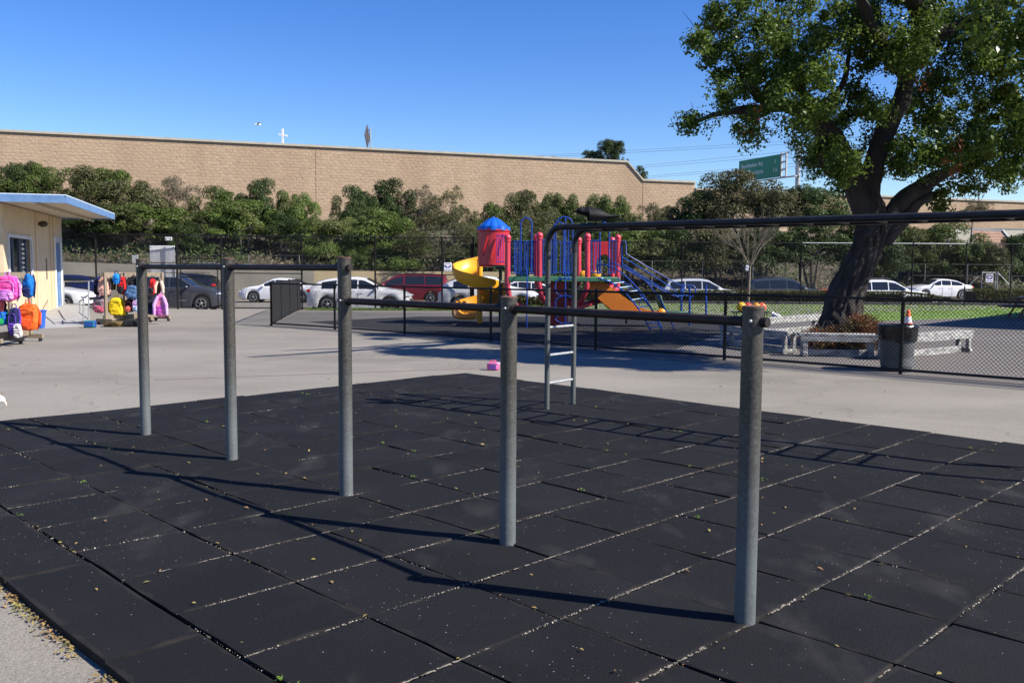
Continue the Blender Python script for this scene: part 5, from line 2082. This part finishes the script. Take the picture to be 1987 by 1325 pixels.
root = thing('wire_gate', 'galvanised pipe gate frame with braces above the dark hedge', 'gate', (c.x, YG, -.1))
for px in (1906, 1932, 1936):
    q = AT(px, 527, YG)
    MB().tube([(q.x - c.x, 0, 0), (q.x - c.x, 0, q.z + .1)], .04, 6).build('gate_post', m_steel, root)
qa, qb = AT(1906, 529, YG), AT(1932, 529, YG)
MB().tube([(qa.x - c.x, 0, qa.z + .1), (qb.x - c.x, 0, qb.z + .1)], .03, 6).build('gate_rail', m_steel, root)
for (xa, ya, xb, yb) in ((1878, 556, 1899, 535), (1937, 530, 1958, 552)):
    qa, qb = AT(xa, ya, YG), AT(xb, yb, YG)
    MB().tube([(qa.x - c.x, 0, qa.z + .1), (qb.x - c.x, 0, qb.z + .1)], .03, 6).build('brace', m_steel, root)

# ================================================================= SOUND WALL OF SPLIT-FACE BLOCKS
m_block = block_mat()
m_mortar = mat('mortar', (.365, .270, .184), (.40, .296, .205), .95, scale=2)
m_cap = mat('wall_cap', (.30, .275, .22), (.38, .345, .28), .9, scale=2)
SD = V((1, .3467, 0)).normalized()
SN = V((SD.y, -SD.x, 0))          # towards the camera
S0 = V((-46.0, SWY(-46.0), 0))


def s_at_px(px):
    r_ = ray(px, 400)
    k = r_.x / r_.y
    x = k * 81.92 / (1 - k * .3467)
    return (V((x, SWY(x), 0)) - S0).length * (1 if x > -46 else -1)


sA, sB, sC, sD_ = s_at_px(1215), s_at_px(1246), s_at_px(1348), 175.0


def wtop(s_):
    if s_ < sA:
        return 11.70
    if s_ < sB:
        return 11.70 + (10.06 - 11.70) * (s_ - sA) / (sB - sA)
    if s_ < sC:
        return 10.06
    return 9.42


root = thing('sound_wall', 'long tan split-face block sound wall above the planted embankment', 'wall', S0)


def spt(s_, out, z):
    return SD * s_ + SN * out + V((0, 0, z))


mb = MB()
brk = [0, sA, sB, sC, sC + .001, sD_]
for a, b in zip(brk[:-1], brk[1:]):
    za_, zb2 = wtop(a), wtop(b - .0005)
    mb.add([spt(a, 0, 3), spt(b, 0, 3), spt(b, 0, zb2), spt(a, 0, za_), spt(a, -.3, 3), spt(b, -.3, 3), spt(b, -.3, zb2), spt(a, -.3, za_)],
           [(0, 1, 2, 3), (3, 2, 6, 7), (5, 4, 7, 6), (4, 0, 3, 7), (1, 5, 6, 2)])
mb.build('wall_core', m_mortar, root, sharp=None)
for a, b in ((0, sA), (sA, sB), (sB, sC), (sC + .02, sD_)):
    za_, zb2 = wtop(a + .001), wtop(b - .001)
    cb = MB()
    cb.add([spt(a, .16, za_ - .02), spt(b, .16, zb2 - .02), spt(b, .16, zb2 + .16), spt(a, .16, za_ + .16), spt(a, -.42, za_ - .02), spt(b, -.42, zb2 - .02), spt(b, -.42, zb2 + .16), spt(a, -.42, za_ + .16)],
           [(0, 1, 2, 3), (3, 2, 6, 7), (5, 4, 7, 6), (4, 5, 1, 0), (4, 0, 3, 7), (1, 5, 6, 2)])
    cb.build('coping', m_cap, root, sharp=None)
BW, BH = .505, .25
for pj in (614, 1247):
    MB().box(spt(s_at_px(pj), .012, 8.5 if pj < 1246 else 7.7), (.014, .05, 6.9 if pj < 1246 else 5.3), math.atan2(SD.y, SD.x)).build('control_joint', mat('sealant', (.29, .21, .145), (.33, .24, .165), .9), root)


def block_geo(r, w, h):
    """split-face block: bulging rough face, 3x2 patches"""
    vs_, fs = [], []
    g = .011
    xs_ = [-w / 2 + g, -w / 6, w / 6, w / 2 - g]
    zs_ = [-h / 2 + g, 0, h / 2 - g]
    for i, x in enumerate(xs_):
        for j, z in enumerate(zs_):
            e = i in (0, 3) or j in (0, 2)
            vs_.append((x, (.002 if e else .008) + r.uniform(0, .012) - (r.uniform(.015, .03) if r.random() < .10 else 0) * (not e), z))
    for i in range(3):
        for j in range(2):
            q = i * 3 + j
            fs.append((q, q + 3, q + 4, q + 1))
    o = len(vs_)
    ring = [0, 3, 6, 9, 10, 11, 8, 5, 2, 1]
    for q in ring:
        vs_.append((vs_[q][0], -.02, vs_[q][2]))
    for k in range(len(ring)):
        fs.append((ring[(k + 1) % 10], ring[k], o + k, o + (k + 1) % 10))
    return vs_, fs


rb = random.Random(3)
geos = [block_geo(rb, BW, BH) for _ in range(14)]
bmesh_vars = []
for vs_, fs in geos[:6]:
    m_ = MB()
    m_.add([(x, -y, z) for x, y, z in vs_], fs)
    bmesh_vars.append(m_.mesh('wall_block', m_block, sharp=None))
wall_rz = math.atan2(SD.y, SD.x)
count = 0
stuff = MB()
svs, sfs = [], []
s_vis0 = s_at_px(-25)
rows = int((11.64 - 5.2) / BH)
for rrow in range(rows):
    z = 11.64 - (rrow + .5) * BH
    k = int(s_vis0 / BW) - 1
    while k * BW < s_at_px(2030):
        s_ = (k + (.5 if rrow % 2 else 0)) * BW
        k += 1
        if z + BH / 2 > min(wtop(s_ - BW / 2), wtop(s_ + BW / 2)) + .0:
            continue
        if s_ > sC and z < 8.0 - 2.2:
            continue
        if count < 300 and rrow < 12 and s_ < s_vis0 + 14.5:
            o = bpy.data.objects.new('wall_block', rb.choice(bmesh_vars))
            col.objects.link(o)
            o.parent = root
            o.location = spt(s_, 0, z)
            o.rotation_euler = (0, 0, wall_rz)
            count += 1
            continue
        gvs, gfs = rb.choice(geos)
        o_ = len(svs)
        for (x, y, zz) in gvs:
            p = spt(s_ + x, y, z + zz)
            svs.append((p.x, p.y, p.z))
        sfs += [tuple(i + o_ for i in f) for f in gfs]
me = bpy.data.meshes.new('block_courses')
me.from_pydata(svs, [], sfs)
me.materials.append(m_block)
me.update()
o = bpy.data.objects.new('block_courses', me)
col.objects.link(o)
o.parent = root
o['kind'] = 'stuff'

# ================================================================= TREES AND SHRUBS OF THE EMBANKMENT
def crown_proto(kind, seed, n, nb, leaf, asp):
    r = random.Random(seed)
    Cs, Ns, Ss = [], [], []
    for _ in range(nb):
        th = r.uniform(0, 2 * math.pi)
        ph = math.asin(r.uniform(-.35, 1))
        rr = r.uniform(.5, .95) if r.random() < .8 else r.uniform(.1, .5)
        c = np.array([math.cos(th) * math.cos(ph) * rr, math.sin(th) * math.cos(ph) * rr, .75 + math.sin(ph) * rr * .85])
        br = r.choice((.08, .11, .15, .2, .26, .33)) * r.uniform(.85, 1.15)
        rr2 = 1
        m_ = int(n / nb * (br / .22) ** 2)
        d = rdir(m_)
        d[:, 2] = np.where(d[:, 2] < -.3, -d[:, 2], d[:, 2])
        q = NP.uniform(.35, 1.0, m_) ** .5
        Cs.append(c + d * (br * q)[:, None] * np.array([1, 1, .85]))
        Ns.append(d * (1.0 if kind != 'dry' else .2) + np.array([0, 0, .35]))
        Ss.append(NP.uniform(.6, 1.3, m_) * leaf)
    return leaf_mesh('crown', np.concatenate(Cs), np.concatenate(Ns), np.concatenate(Ss), asp, [m_leafG], None, .55 if kind != 'dry' else 1.0)


PRO = {'green': [crown_proto('green', s_, 26000, 80, .025, .5) for s_ in (1, 2, 3, 4)],
       'loose': [crown_proto('loose', s_, 18000, 80, .028, .45) for s_ in (5, 6)],
       'dry': [crown_proto('dry', s_, 11000, 46, .042, .16) for s_ in (8, 9)]}


def stem_mesh(seed, n=4):
    r = random.Random(seed)
    mb = MB()
    for _ in range(n):
        a = r.uniform(0, 6.28)
        e = V((math.cos(a) * .45, math.sin(a) * .45, r.uniform(.6, 1.0)))
        mb.tube([(r.gauss(0, .04), r.gauss(0, .04), -.9), V((e.x * .3, e.y * .3, .05)), e], [.05, .04, .015], 6)
        for _ in range(3):
            q = e * r.uniform(.5, 1.0)
            mb.tube([q, q + V((r.gauss(0, .25), r.gauss(0, .25), r.uniform(.1, .3)))], [.02, .008], 4)
    return mb.mesh('trunk', m_bark2, sharp=None)


STEMS = [stem_mesh(s_) for s_ in (1, 2, 3)]


def shrub(px, ytop, wpx, ybot, Y, kind, m, name, label, group, sink=.25):
    t, b = AT(px, ytop, Y), AT(px, ybot, Y)
    w = wpx * Y / FPX
    h = t.z - b.z
    base = b.z
    root = thing(name, label, 'tree' if 'tree' in name else 'shrub', (t.x, Y, base), RD.uniform(0, 6.28), group)
    sc3 = (w / 2 * 1.04, w / 2 * RD.uniform(.75, 1.0), h / 1.62)
    root.rotation_euler.z = RD.choice([0, math.pi]) + RD.uniform(-.5, .5)
    o = bpy.data.objects.new('crown', RD.choice(PRO[kind]))
    col.objects.link(o)
    o.parent = root
    o.scale = sc3
    o.material_slots[0].link = 'OBJECT'
    o.material_slots[0].material = m
    s_ = bpy.data.objects.new('trunk', RD.choice(STEMS))
    col.objects.link(s_)
    s_.parent = root
    s_.scale = (max(.6, w / 2 * .7), max(.6, w / 2 * .7), h / 1.62)
    return root


GR = 'shrubs on the embankment'
TREES = [
    # px, ytop, width, ybot, Y, kind, material, word
    (-40, 330, 130, 430, 64, 'green', m_leafG, 'mid green'), (38, 318, 95, 420, 65, 'green', m_leafD, 'dark green'), (78, 322, 90, 420, 64, 'green', m_leafG, 'mid green'),
    (140, 345, 70, 430, 66, 'dry', m_leafB, 'dry brown'), (190, 322, 150, 440, 63, 'green', m_leafG, 'mid green'), (262, 352, 130, 460, 62, 'loose', m_leafO, 'olive'),
    (325, 345, 110, 450, 66, 'dry', m_leafB, 'dry brown'), (290, 395, 150, 480, 61, 'green', m_leafG, 'mid green'), (200, 390, 150, 480, 61, 'green', m_leafD, 'dark green'),
    (425, 366, 110, 480, 62.5, 'green', m_leafG, 'mid green'), (505, 350, 110, 480, 63, 'green', m_leafD, 'dark green'), (470, 390, 130, 490, 61, 'green', m_leafG, 'mid green'),
    (572, 374, 75, 480, 63, 'green', m_leafG, 'mid green'), (545, 410, 110, 490, 61, 'green', m_leafD, 'dark green'), (640, 425, 130, 520, 60, 'green', m_leafG, 'mid green'),
    (350, 430, 120, 510, 60, 'loose', m_leafD, 'dark green'), (690, 368, 95, 480, 64, 'green', m_leafD, 'dark green'), (752, 350, 110, 480, 65, 'green', m_leafD, 'dark green'),
    (735, 410, 140, 510, 61, 'green', m_leafG, 'mid green'), (810, 362, 120, 480, 67, 'dry', m_leafB, 'dry brown'), (870, 365, 140, 500, 66, 'dry', m_leafO, 'olive'),
    (860, 430, 140, 520, 61, 'dry', m_leafO, 'olive'), (950, 400, 90, 500, 65, 'loose', m_leafG, 'mid green'), (1025, 372, 110, 490, 66, 'loose', m_leafG, 'mid green'),
    (1090, 376, 90, 490, 67, 'green', m_leafG, 'mid green'), (1055, 410, 120, 510, 63, 'dry', m_leafO, 'olive'), (1180, 380, 110, 500, 67, 'green', m_leafG, 'mid green'),
    (1135, 420, 120, 520, 62, 'green', m_leafD, 'dark green'), (1250, 398, 100, 500, 68, 'dry', m_leafO, 'olive'), (1300, 405, 90, 510, 68, 'loose', m_leafO, 'olive'),
    (1230, 440, 150, 540, 60, 'green', m_leafG, 'mid green'), (1320, 440, 150, 545, 60, 'loose', m_leafD, 'dark green'), (985, 440, 140, 540, 60, 'green', m_leafD, 'dark green'),
    (1400, 440, 150, 545, 60, 'loose', m_leafO, 'olive'), (1490, 430, 150, 545, 60.5, 'loose', m_leafD, 'dark green'), (1580, 430, 150, 545, 60.5, 'green', m_leafD, 'dark green'),
    (1660, 425, 150, 545, 61, 'loose', m_leafD, 'dark green'), (1755, 440, 120, 545, 61, 'loose', m_leafG, 'mid green'), (1830, 438, 150, 560, 62, 'green', m_leafG, 'mid green'),
    (1895, 470, 110, 565, 61, 'green', m_leafG, 'mid green'), (1985, 452, 90, 560, 66, 'green', m_leafD, 'dark green'), (2040, 440, 150, 560, 64, 'green', m_leafD, 'dark green'),
    (1700, 470, 120, 560, 60, 'loose', m_leafD, 'dark green'), (780, 470, 120, 540, 59.2, 'green', m_leafG, 'mid green'), (905, 475, 110, 540, 59.5, 'loose', m_leafD, 'dark green'),
    (1080, 480, 130, 560, 59, 'loose', m_leafD, 'dark green'), (690, 478, 110, 535, 59.2, 'loose', m_leafG, 'mid green'),
]
LANDMARK = [(0, 'left above the school roof'), (60, 'above the school roof'), (110, 'above the roof overhang'), (170, 'past the roof overhang'), (230, 'above the bag rack'), (275, 'above the small white notice'),
            (310, 'above the white fence panels'), (340, 'right above the white fence panels'), (440, 'above the black SUV'), (490, 'left below the white cross'), (530, 'below the white cross'), (560, 'above the white sedan'),
            (600, 'right of the white cross'), (660, 'by the vertical joint of the wall'), (700, 'left of the road sign'), (745, 'above the red minivan'), (770, 'below the edge-on road sign'), (840, 'behind the leaning log'),
            (865, 'above the wing sign'), (890, 'left of the spiral slide'), (930, 'above the spiral slide'), (960, 'behind the blue tower roof'), (1000, 'behind the red tower drum'), (1040, 'behind the blue arch loop'), (1070, 'behind the climber arches'),
            (1085, 'under the play deck'), (1110, 'before the crow'), (1160, 'behind the crow'), (1215, 'under the end of the high wall'), (1240, 'behind the banister rails'), (1290, 'under the sloping wall step'), (1310, 'under the low wall section'),
            (1360, 'above the silver SUV'), (1440, 'left of the bare sapling'), (1520, 'right of the bare sapling'), (1610, 'left behind the leaning trunk'), (1680, 'right behind the leaning trunk'), (1730, 'above the white SUV'), (1790, 'above the bonnet of the last sedan'),
            (1860, 'above the last white sedan'), (1940, 'before the tiled house'), (2010, 'right of the tiled house'), (3000, 'beyond the tall hedge')]
for (px, yt, w, yb, Y, kd, m, wd_) in TREES:
    big = w > 100
    if kd == 'dry':
        Y -= 1.6
    if px > 1735:
        Y += 10.5
    mark = [q for lim, q in LANDMARK if px < lim][0]
    lvl = 'against the wall' if yt < 385 else ('midway upslope' if yt < 428 else 'at slope foot')
    w, yb, yt = w * RD.uniform(.98, 1.28), yb + 14, yt - RD.uniform(0, 7)
    shrub(px, yt, w, yb, Y, kd, m, 'shrub_tree' if big else 'shrub',
          {'green': 'dense ', 'loose': 'loose ', 'dry': 'twiggy '}[kd] + wd_ + (' small tree ' if big else ' shrub ') + lvl + ', ' + mark, GR)
for (px, yt, w, yb, Y, m, lb) in ((1440, 330, 190, 470, 66, m_leafO, 'broad olive ficus-like tree under the green highway sign'), (1360, 372, 130, 480, 67, m_leafD, 'dark tree left of the green highway sign, against the block wall'),
                                  (1560, 360, 190, 480, 65, m_leafD, 'dark broad tree behind the leaning trunk of the carob'), (1505, 355, 110, 460, 64, m_leafO, 'olive tree just below the highway sign post')):
    for q in range(1):
        shrub(px, yt, w, yb, Y, 'loose', m, 'broad_tree', lb, None)
for (px, yt, w, yb, Y, lb) in ((1187, 268, 62, 345, 118, 'dark tree top rising behind the block wall'), (1150, 290, 50, 345, 119, 'lower dark tree top behind the block wall beside a taller one'), (1243, 322, 30, 375, 118, 'small tree top behind the sloping step of the wall')):
    shrub(px, yt, w, yb, Y, 'green', m_leafD, 'far_tree', lb, None)

# dry stalk trunks and dead fronds on the slope
for px, y0, y1, w, lb in ((245, 420, 520, .5, 'pale dead fronds hanging on a trunk above the bag rack'), (292, 425, 500, .35, 'thin pale dead fronds above the white fence panels'), (610, 470, 530, .4, 'low pale dead fronds on the slope above the white sedan')):
    a, b = AT(px, y1, 60.2), AT(px, y0, 60.2)
    root = thing('dead_frond_trunk', lb, 'dead fronds', a, 0, 'dead frond trunks on the slope')
    h = b.z - a.z
    LC, LN_, LS, LI = [], [], [], []
    for _ in range(30):
        clump(V((RD.gauss(0, w), RD.gauss(0, w * .6), RD.uniform(.1, h))), .4, 40, .14)
    o = bpy.data.objects.new('fronds', leaf_mesh('fronds', np.concatenate(LC), np.concatenate(LN_) * .1 + np.array([0, -1, 0]), np.concatenate(LS), .12, leaf_mat('pale_frond', (.20, .16, .11), (.28, .23, .16), (.14, .11, .07)), None, .5))
    col.objects.link(o)
    o.parent = root
    MB().tube([(0, 0, -.6), (.05, 0, h)], .14, 8).build('trunk', m_bark2, root)
# fallen log leaning on the slope
a, b = AT(772, 520, 59.5), AT(738, 484, 61)
o = MB().tube([V((0, 0, 0)), (b - a) * .5, b - a], [.11, .10, .07], 8).build('leaning_log', m_tw)
o.location = a
tag(o, 'pale bare log leaning on the slope above the red minivan', 'log')

# ground cover on the slope
n = 26000
gx = NP.uniform(-45, 45, n)
gy = np.array([ey0(a) for a in gx]) + .2 + NP.uniform(0, 1, n) ** 1.6 * 12
nz_ = np.array([noise.noise(V((a * .3, b * .3, 3))) for a, b in zip(gx, gy)])
C = np.stack([gx, gy, np.array([ez(a, b) for a, b in zip(gx, gy)]) + NP.uniform(.02, .7, n) * (1.0 + nz_)], 1)
mi = (nz_ + NP.normal(0, .15, n) > -.12).astype(int)
o = bpy.data.objects.new('slope_ground_cover', leaf_mesh('slope_ground_cover', C, np.tile([.4, -1, .6], (n, 1)), NP.uniform(.06, .16, n), .4, [m_leafB, m_leafD], mi, .7))
col.objects.link(o)
tag(o, 'dry brown and green ground cover on the slope above the wall', 'ground cover', kind='stuff')

# ================================================================= HEDGES
def hedge(x0_, x1_, Y, h, d, n, label, z0_, taper=False):
    root = thing('hedge', label, 'hedge', ((x0_ + x1_) / 2, Y, z0_))
    L = x1_ - x0_
    x = NP.uniform(-L / 2, L / 2, n)
    f = NP.integers(0, 3, n)
    y = np.where(f == 0, -d / 2, NP.uniform(-d / 2, d / 2, n)) + NP.normal(0, .03, n)
    hh = np.full(n, h)
    if taper:
        t = np.clip((x - (L / 2 - 3.2)) / 3.2, 0, 1)
        hh = h * (1 - .75 * t ** 2)
    z = np.where(f == 0, NP.uniform(.02, 1, n) * hh, hh) + NP.normal(0, .025, n)
    N = np.where((f == 0)[:, None], np.array([0, -1., .2]), np.array([0, -.2, 1.]))
    o = bpy.data.objects.new('foliage', leaf_mesh('foliage', np.stack([x, y, z], 1), N, NP.uniform(.03, .06, n), .5, m_hedge, None, .7))
    col.objects.link(o)
    o.parent = root
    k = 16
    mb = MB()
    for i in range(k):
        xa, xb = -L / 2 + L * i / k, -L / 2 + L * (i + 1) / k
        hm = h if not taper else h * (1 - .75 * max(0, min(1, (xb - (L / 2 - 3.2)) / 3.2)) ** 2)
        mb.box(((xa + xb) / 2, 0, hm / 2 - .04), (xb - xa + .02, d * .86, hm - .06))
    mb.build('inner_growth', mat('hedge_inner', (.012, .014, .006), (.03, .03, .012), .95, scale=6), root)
    return root


hedge(AT(1000, 560, 45.3).x, AT(1858, 560, 45.3).x, 45.3, .60, .8, 15000, 'long clipped low hedge between the lawn and the parked cars', -.05, True)
hedge(AT(1882, 560, 50).x, AT(2120, 560, 50).x, 50.0, 1.05, 1.4, 8000, 'taller dark clipped hedge right of the last white sedan', gz(28, 50))
hedge(AT(919, 560, 42).x, AT(1060, 560, 42).x, 40.6, .55, .7, 4000, 'short hedge under the play structure beside the spiral slide', gz(-1, 40.6))

# ================================================================= THINGS BEYOND THE SOUND WALL
# white cross on a mast
c = AT(549, 300, 120)
zt = AT(549, 250, 120).z
root = thing('roof_cross', 'tall white cross rising above the block wall', 'cross', (c.x, 120, 0))
MB().box((0, 0, zt / 2), (.22, .22, zt)).build('upright', m_white, root)
a, b = AT(541, 261, 120), AT(557.5, 264, 120)
MB().beam((a.x - c.x, 0, a.z), (b.x - c.x, 0, b.z), .2, .22).build('crossarm', m_white, root)
# edge-on diamond sign on a pole
c = AT(719, 300, 95)
root = thing('diamond_sign', 'road sign seen nearly edge-on on a pale pole above the wall', 'sign', (c.x, 95, 0))
MB().tube([(0, 0, 0), (0, 0, AT(719, 247, 95).z)], .07, 8).build('pole', m_steel, root)
zc, hs_ = AT(713, 265, 95), 1.22
ox = zc.x - c.x
mb = MB()
Mr = Matrix.Rotation(rad(86), 3, 'Z')
poly = [Mr @ V(p) for p in ((0, 0, hs_), (hs_, 0, 0), (0, 0, -hs_), (-hs_, 0, 0))]
mb.prism([p + V((ox, 0, zc.z)) for p in poly], Mr @ V((0, .05, 0)))
mb.build('sign_plate', mat('sign_back', (.045, .038, .04), (.07, .058, .06), .6), root)
for dz in (.6, -.55):
    MB().tube([(0, 0, zc.z + dz + .1), (ox, 0, zc.z + dz)], .025, 5).build('bracket', m_bar, root)
# street light
c = AT(1063, 330, 140)
root = thing('street_light', 'double-arm street light just above the wall coping', 'street light', (c.x, 140, 0))
zl = AT(1063, 306, 140).z
MB().tube([(0, 0, 0), (0, 0, zl)], .08, 6).build('pole', m_steel, root)
for sx in (-1, 1):
    MB().tube([(0, 0, zl), (sx * .5, 0, zl + .12)], .04, 5).build('arm', m_bar, root)
    MB().ell((sx * .75, 0, zl + .14), (.34, .14, .08), 8, 6).build('lamp_head', m_bar, root)
# overhead highway sign
rt, rbm = AT(1517, 299, 110), AT(1517, 343, 110)
lt = AT(1435, 313, 117.5)
hs2 = rt.z - rbm.z
d = V((rt.x - lt.x, rt.y - lt.y, 0))
Ls = d.length
root = thing('highway_sign', 'green overhead highway sign with white lettering behind the tree', 'sign', (lt.x, lt.y, 0), math.atan2(d.y, d.x))
zb0 = rbm.z
m_hg = mat('sign_green', (.0, .16, .085), (.005, .19, .10), .5, scale=1)
m_hw = mat('sign_white', (.72, .76, .74), (.76, .8, .78), .5)
MB().box((Ls / 2, 0, zb0 + hs2 / 2), (Ls, .12, hs2)).build('sign_face', m_hg, root)
R9 = (math.pi / 2, 0, 0)
text_mesh('Studebaker Rd', .72, m_hw, root, (.45, -.07, zb0 + hs2 * .63), R9)
text_mesh('1', .72, m_hw, root, (Ls - 1.25, -.07, zb0 + hs2 * .63), R9)
text_mesh('NORTH', .60, m_hw, root, (2.75, -.07, zb0 + hs2 * .26), R9)
text_mesh('1\u00bd', .72, m_hw, root, (Ls - 1.5, -.07, zb0 + hs2 * .24), R9)
MB().prism([(1.6, -.08, zb0 + hs2 * .5), (2.3, -.08, zb0 + hs2 * .5), (2.35, -.08, zb0 + hs2 * .34), (1.95, -.08, zb0 + hs2 * .18), (1.55, -.08, zb0 + hs2 * .34)], (0, .015, 0)).build('route_shield', m_hw, root)
mga = mat('sign_gantry', (.36, .33, .30), (.44, .41, .38), .6)
for x in (Ls + .12, Ls + 1.0):
    MB().box((x, -.1, zb0 + hs2 / 2), (.16, .16, hs2 + .3)).build('bracket_post', mga, root)
for k in range(4):
    MB().box((Ls + .56, -.1, zb0 - .1 + k * hs2 / 3), (.72, .16, .2)).build('bracket_bar', mga, root)
MB().beam((2, -.3, zb0 - .2), (Ls + 3, -.3, zb0 - .2), .3, .14).build('catwalk', mga, root)
MB().tube([(Ls + 2.6, .3, 0), (Ls + 2.6, .3, zb0 + hs2 + .6)], .28, 10).build('gantry_post', m_steel, root)
# power lines
for (x0_, y0_, x1_, y1_, k) in ((1000, 305, 1420, 281, 0), (1000, 308, 1420, 286, 1), (1100, 336, 1420, 305, 2), (1100, 338, 1420, 311, 3), (1100, 356, 1420, 328, 4), (1100, 357, 1420, 333, 5)):
    a, b = AT(x0_, y0_, 165), AT(x1_, y1_, 150)
    e = a + (b - a) * 2.6
    s_ = a - (b - a) * 1.0
    mid = (a + b) / 2
    pts = [s_ + (e - s_) * (i / 16) + V((0, 0, -.0)) for i in range(17)]
    o = MB().tube([p - a for p in pts], .022, 4).build('power_line', mat('cable', (.10, .12, .15), (.13, .15, .18), .7))
    o.location = a
    tag(o, ['uppermost thin power line crossing the sky behind the tree', 'second power line from the top behind the tree', 'upper line of the middle pair of power lines', 'lower line of the middle pair of power lines', 'upper line of the lowest pair of power lines', 'lowest thin power line above the block wall'][k], 'power line', 'power lines behind the wall')

# house roof at the right
hc = AT(1935, 470, 80)
root = thing('tiled_house', 'small cream house with brown tiled roof behind the green shrubs', 'house', (hc.x + .3, 82, 0))
a, b, c_, d_ = AT(1885, 447, 84), AT(1946, 450, 84), AT(1976, 487, 80.5), AT(1900, 490, 80.5)
o_ = V((hc.x + .3, 82, 0))
MB().box((-.3, 2.2, c_.z / 2 - .1), (3.2, 3.6, c_.z)).build('house_wall', m_cream, root)
mrt = mat('roof_tile', (.20, .11, .07), (.33, .19, .125), .9, scale=3, bump=.3)
for r_ in range(7):
    for q in range(9):
        t0, t1 = r_ / 7, (r_ + 1) / 7
        u0_, u1_ = q / 9, (q + 1) / 9
        P = lambda u, t: (a.lerp(b, u)).lerp(d_.lerp(c_, u), t)
        tl = MB()
        p00, p10, p11, p01 = P(u0_ + .004, t0), P(u1_ - .004, t0), P(u1_ - .004, t1 + .02), P(u0_ + .004, t1 + .02)
        up0, up1 = V((0, 0, .02)), V((0, 0, .075))
        tl.add([p00 + up0 - o_, p10 + up0 - o_, p11 + up1 - o_, p01 + up1 - o_, p11 - o_, p01 - o_], [(0, 3, 2, 1), (3, 5, 4, 2)])
        tl.build('roof_tile', mrt, root, sharp=None)
MB().beam(b - o_ + V((0, 0, .1)), c_ - o_ + V((0, 0, .1)), .2, .2).build('barge_board', m_white if False else mat('barge', (.33, .32, .29), (.4, .39, .36), .7), root)
MB().beam(a - o_ + V((0, 0, .08)), b - o_ + V((0, 0, .08)), .2, .16).build('ridge', mat('barge', (.33, .32, .29)), root)
# pale garden wall behind
c = AT(1930, 452, 88)
root = thing('pale_wall', 'pale cream wall strip above the tiled roof', 'wall', (c.x, 88, 0))
MB().box((2, 0, c.z / 2 + .2), (13, .3, c.z + .3)).build('wall_face', mat('pale_cream', (.55, .50, .38), (.62, .57, .44), .9), root)
MB().box((2, 0, c.z + .40), (13.1, .36, .10)).build('coping', m_conc, root)
# thin bare tree before the far wall
c = AT(1884, 440, 78)
root = thing('thin_tree', 'thin half-bare tree before the far right end of the block wall', 'tree', (c.x, 78, c.z - 2))
mb = MB()


def tw2(p, d, L, r, depth):
    q = p + d * L
    mb.tube([p, q], [r, r * .6], 4, caps=False)
    if depth > 0:
        for _ in range(3):
            tw2(p + d * L * RD.uniform(.5, 1), (d + V((RD.gauss(0, .45), RD.gauss(0, .3), RD.gauss(.05, .25)))).normalized(), L * .7, r * .55, depth - 1)


tw2(V((0, 0, 0)), V((.05, 0, 1)).normalized(), 3.0, .09, 0)
tw2(V((.15, 0, 3.0)), V((.45, 0, 1)).normalized(), 1.4, .055, 4)
tw2(V((.15, 0, 2.8)), V((-.2, 0, 1)).normalized(), 1.3, .05, 4)
mb.build('trunk', m_bark2, root)
o = bpy.data.objects.new('crown', PRO['dry'][0])
col.objects.link(o)
o.parent = root
o.location = (.5, 0, 2.6)
o.scale = (1.7, 1.2, 1.0)
o.material_slots[0].link = 'OBJECT'
o.material_slots[0].material = m_leafO

# ================================================================= SHELTER AND TABLE AT THE RIGHT EDGE
pc = V((15.7, 26.0, 0))
e1, e2 = V((.674, .739, 0)), V((.739, -.674, 0))
root = thing('lunch_shelter', 'flat-roofed lunch shelter on steel posts beside the yard', 'shelter', pc + V((0, 0, -.05)))
rz_ = math.atan2(e1.y, e1.x)
cc = e1 * 6 + e2 * 3.5
MB().box(cc + V((0, 0, 3.12)), (12, 7, .16), rz_).build('roof', m_blue_paint, root)
MB().box(cc + V((0, 0, 3.0)), (11.8, 6.8, .08), rz_).build('soffit', m_conc, root)
for a in (.6, 6, 11.4):
    for b in (.6, 6.4):
        q = e1 * a + e2 * b
        MB().tube([q, q + V((0, 0, 3.0))], .07, 10).build('post', m_steel, root)
c = G(1999, 618)
root = thing('picnic_table', 'dark red picnic table end at the edge of the shelter shade', 'picnic table', c, .75)
mpt = mat('dark_red_table', (.10, .03, .025), (.15, .045, .035), .6)
MB().box((0, 0, .72), (1.8, .75, .06)).build('table_top', mpt, root, bevel=.01)
for sy in (-1, 1):
    MB().box((0, sy * .65, .44), (1.8, .28, .05)).build('seat', mpt, root, bevel=.01)
for sx in (-.6, .6):
    MB().box((sx, 0, .42), (.06, 1.4, .06)).build('seat_beam', mpt, root)
    for sy in (-1, 1):
        MB().beam((sx, sy * .55, 0), (sx, sy * .2, .70), .06, .06).build('leg', mpt, root)
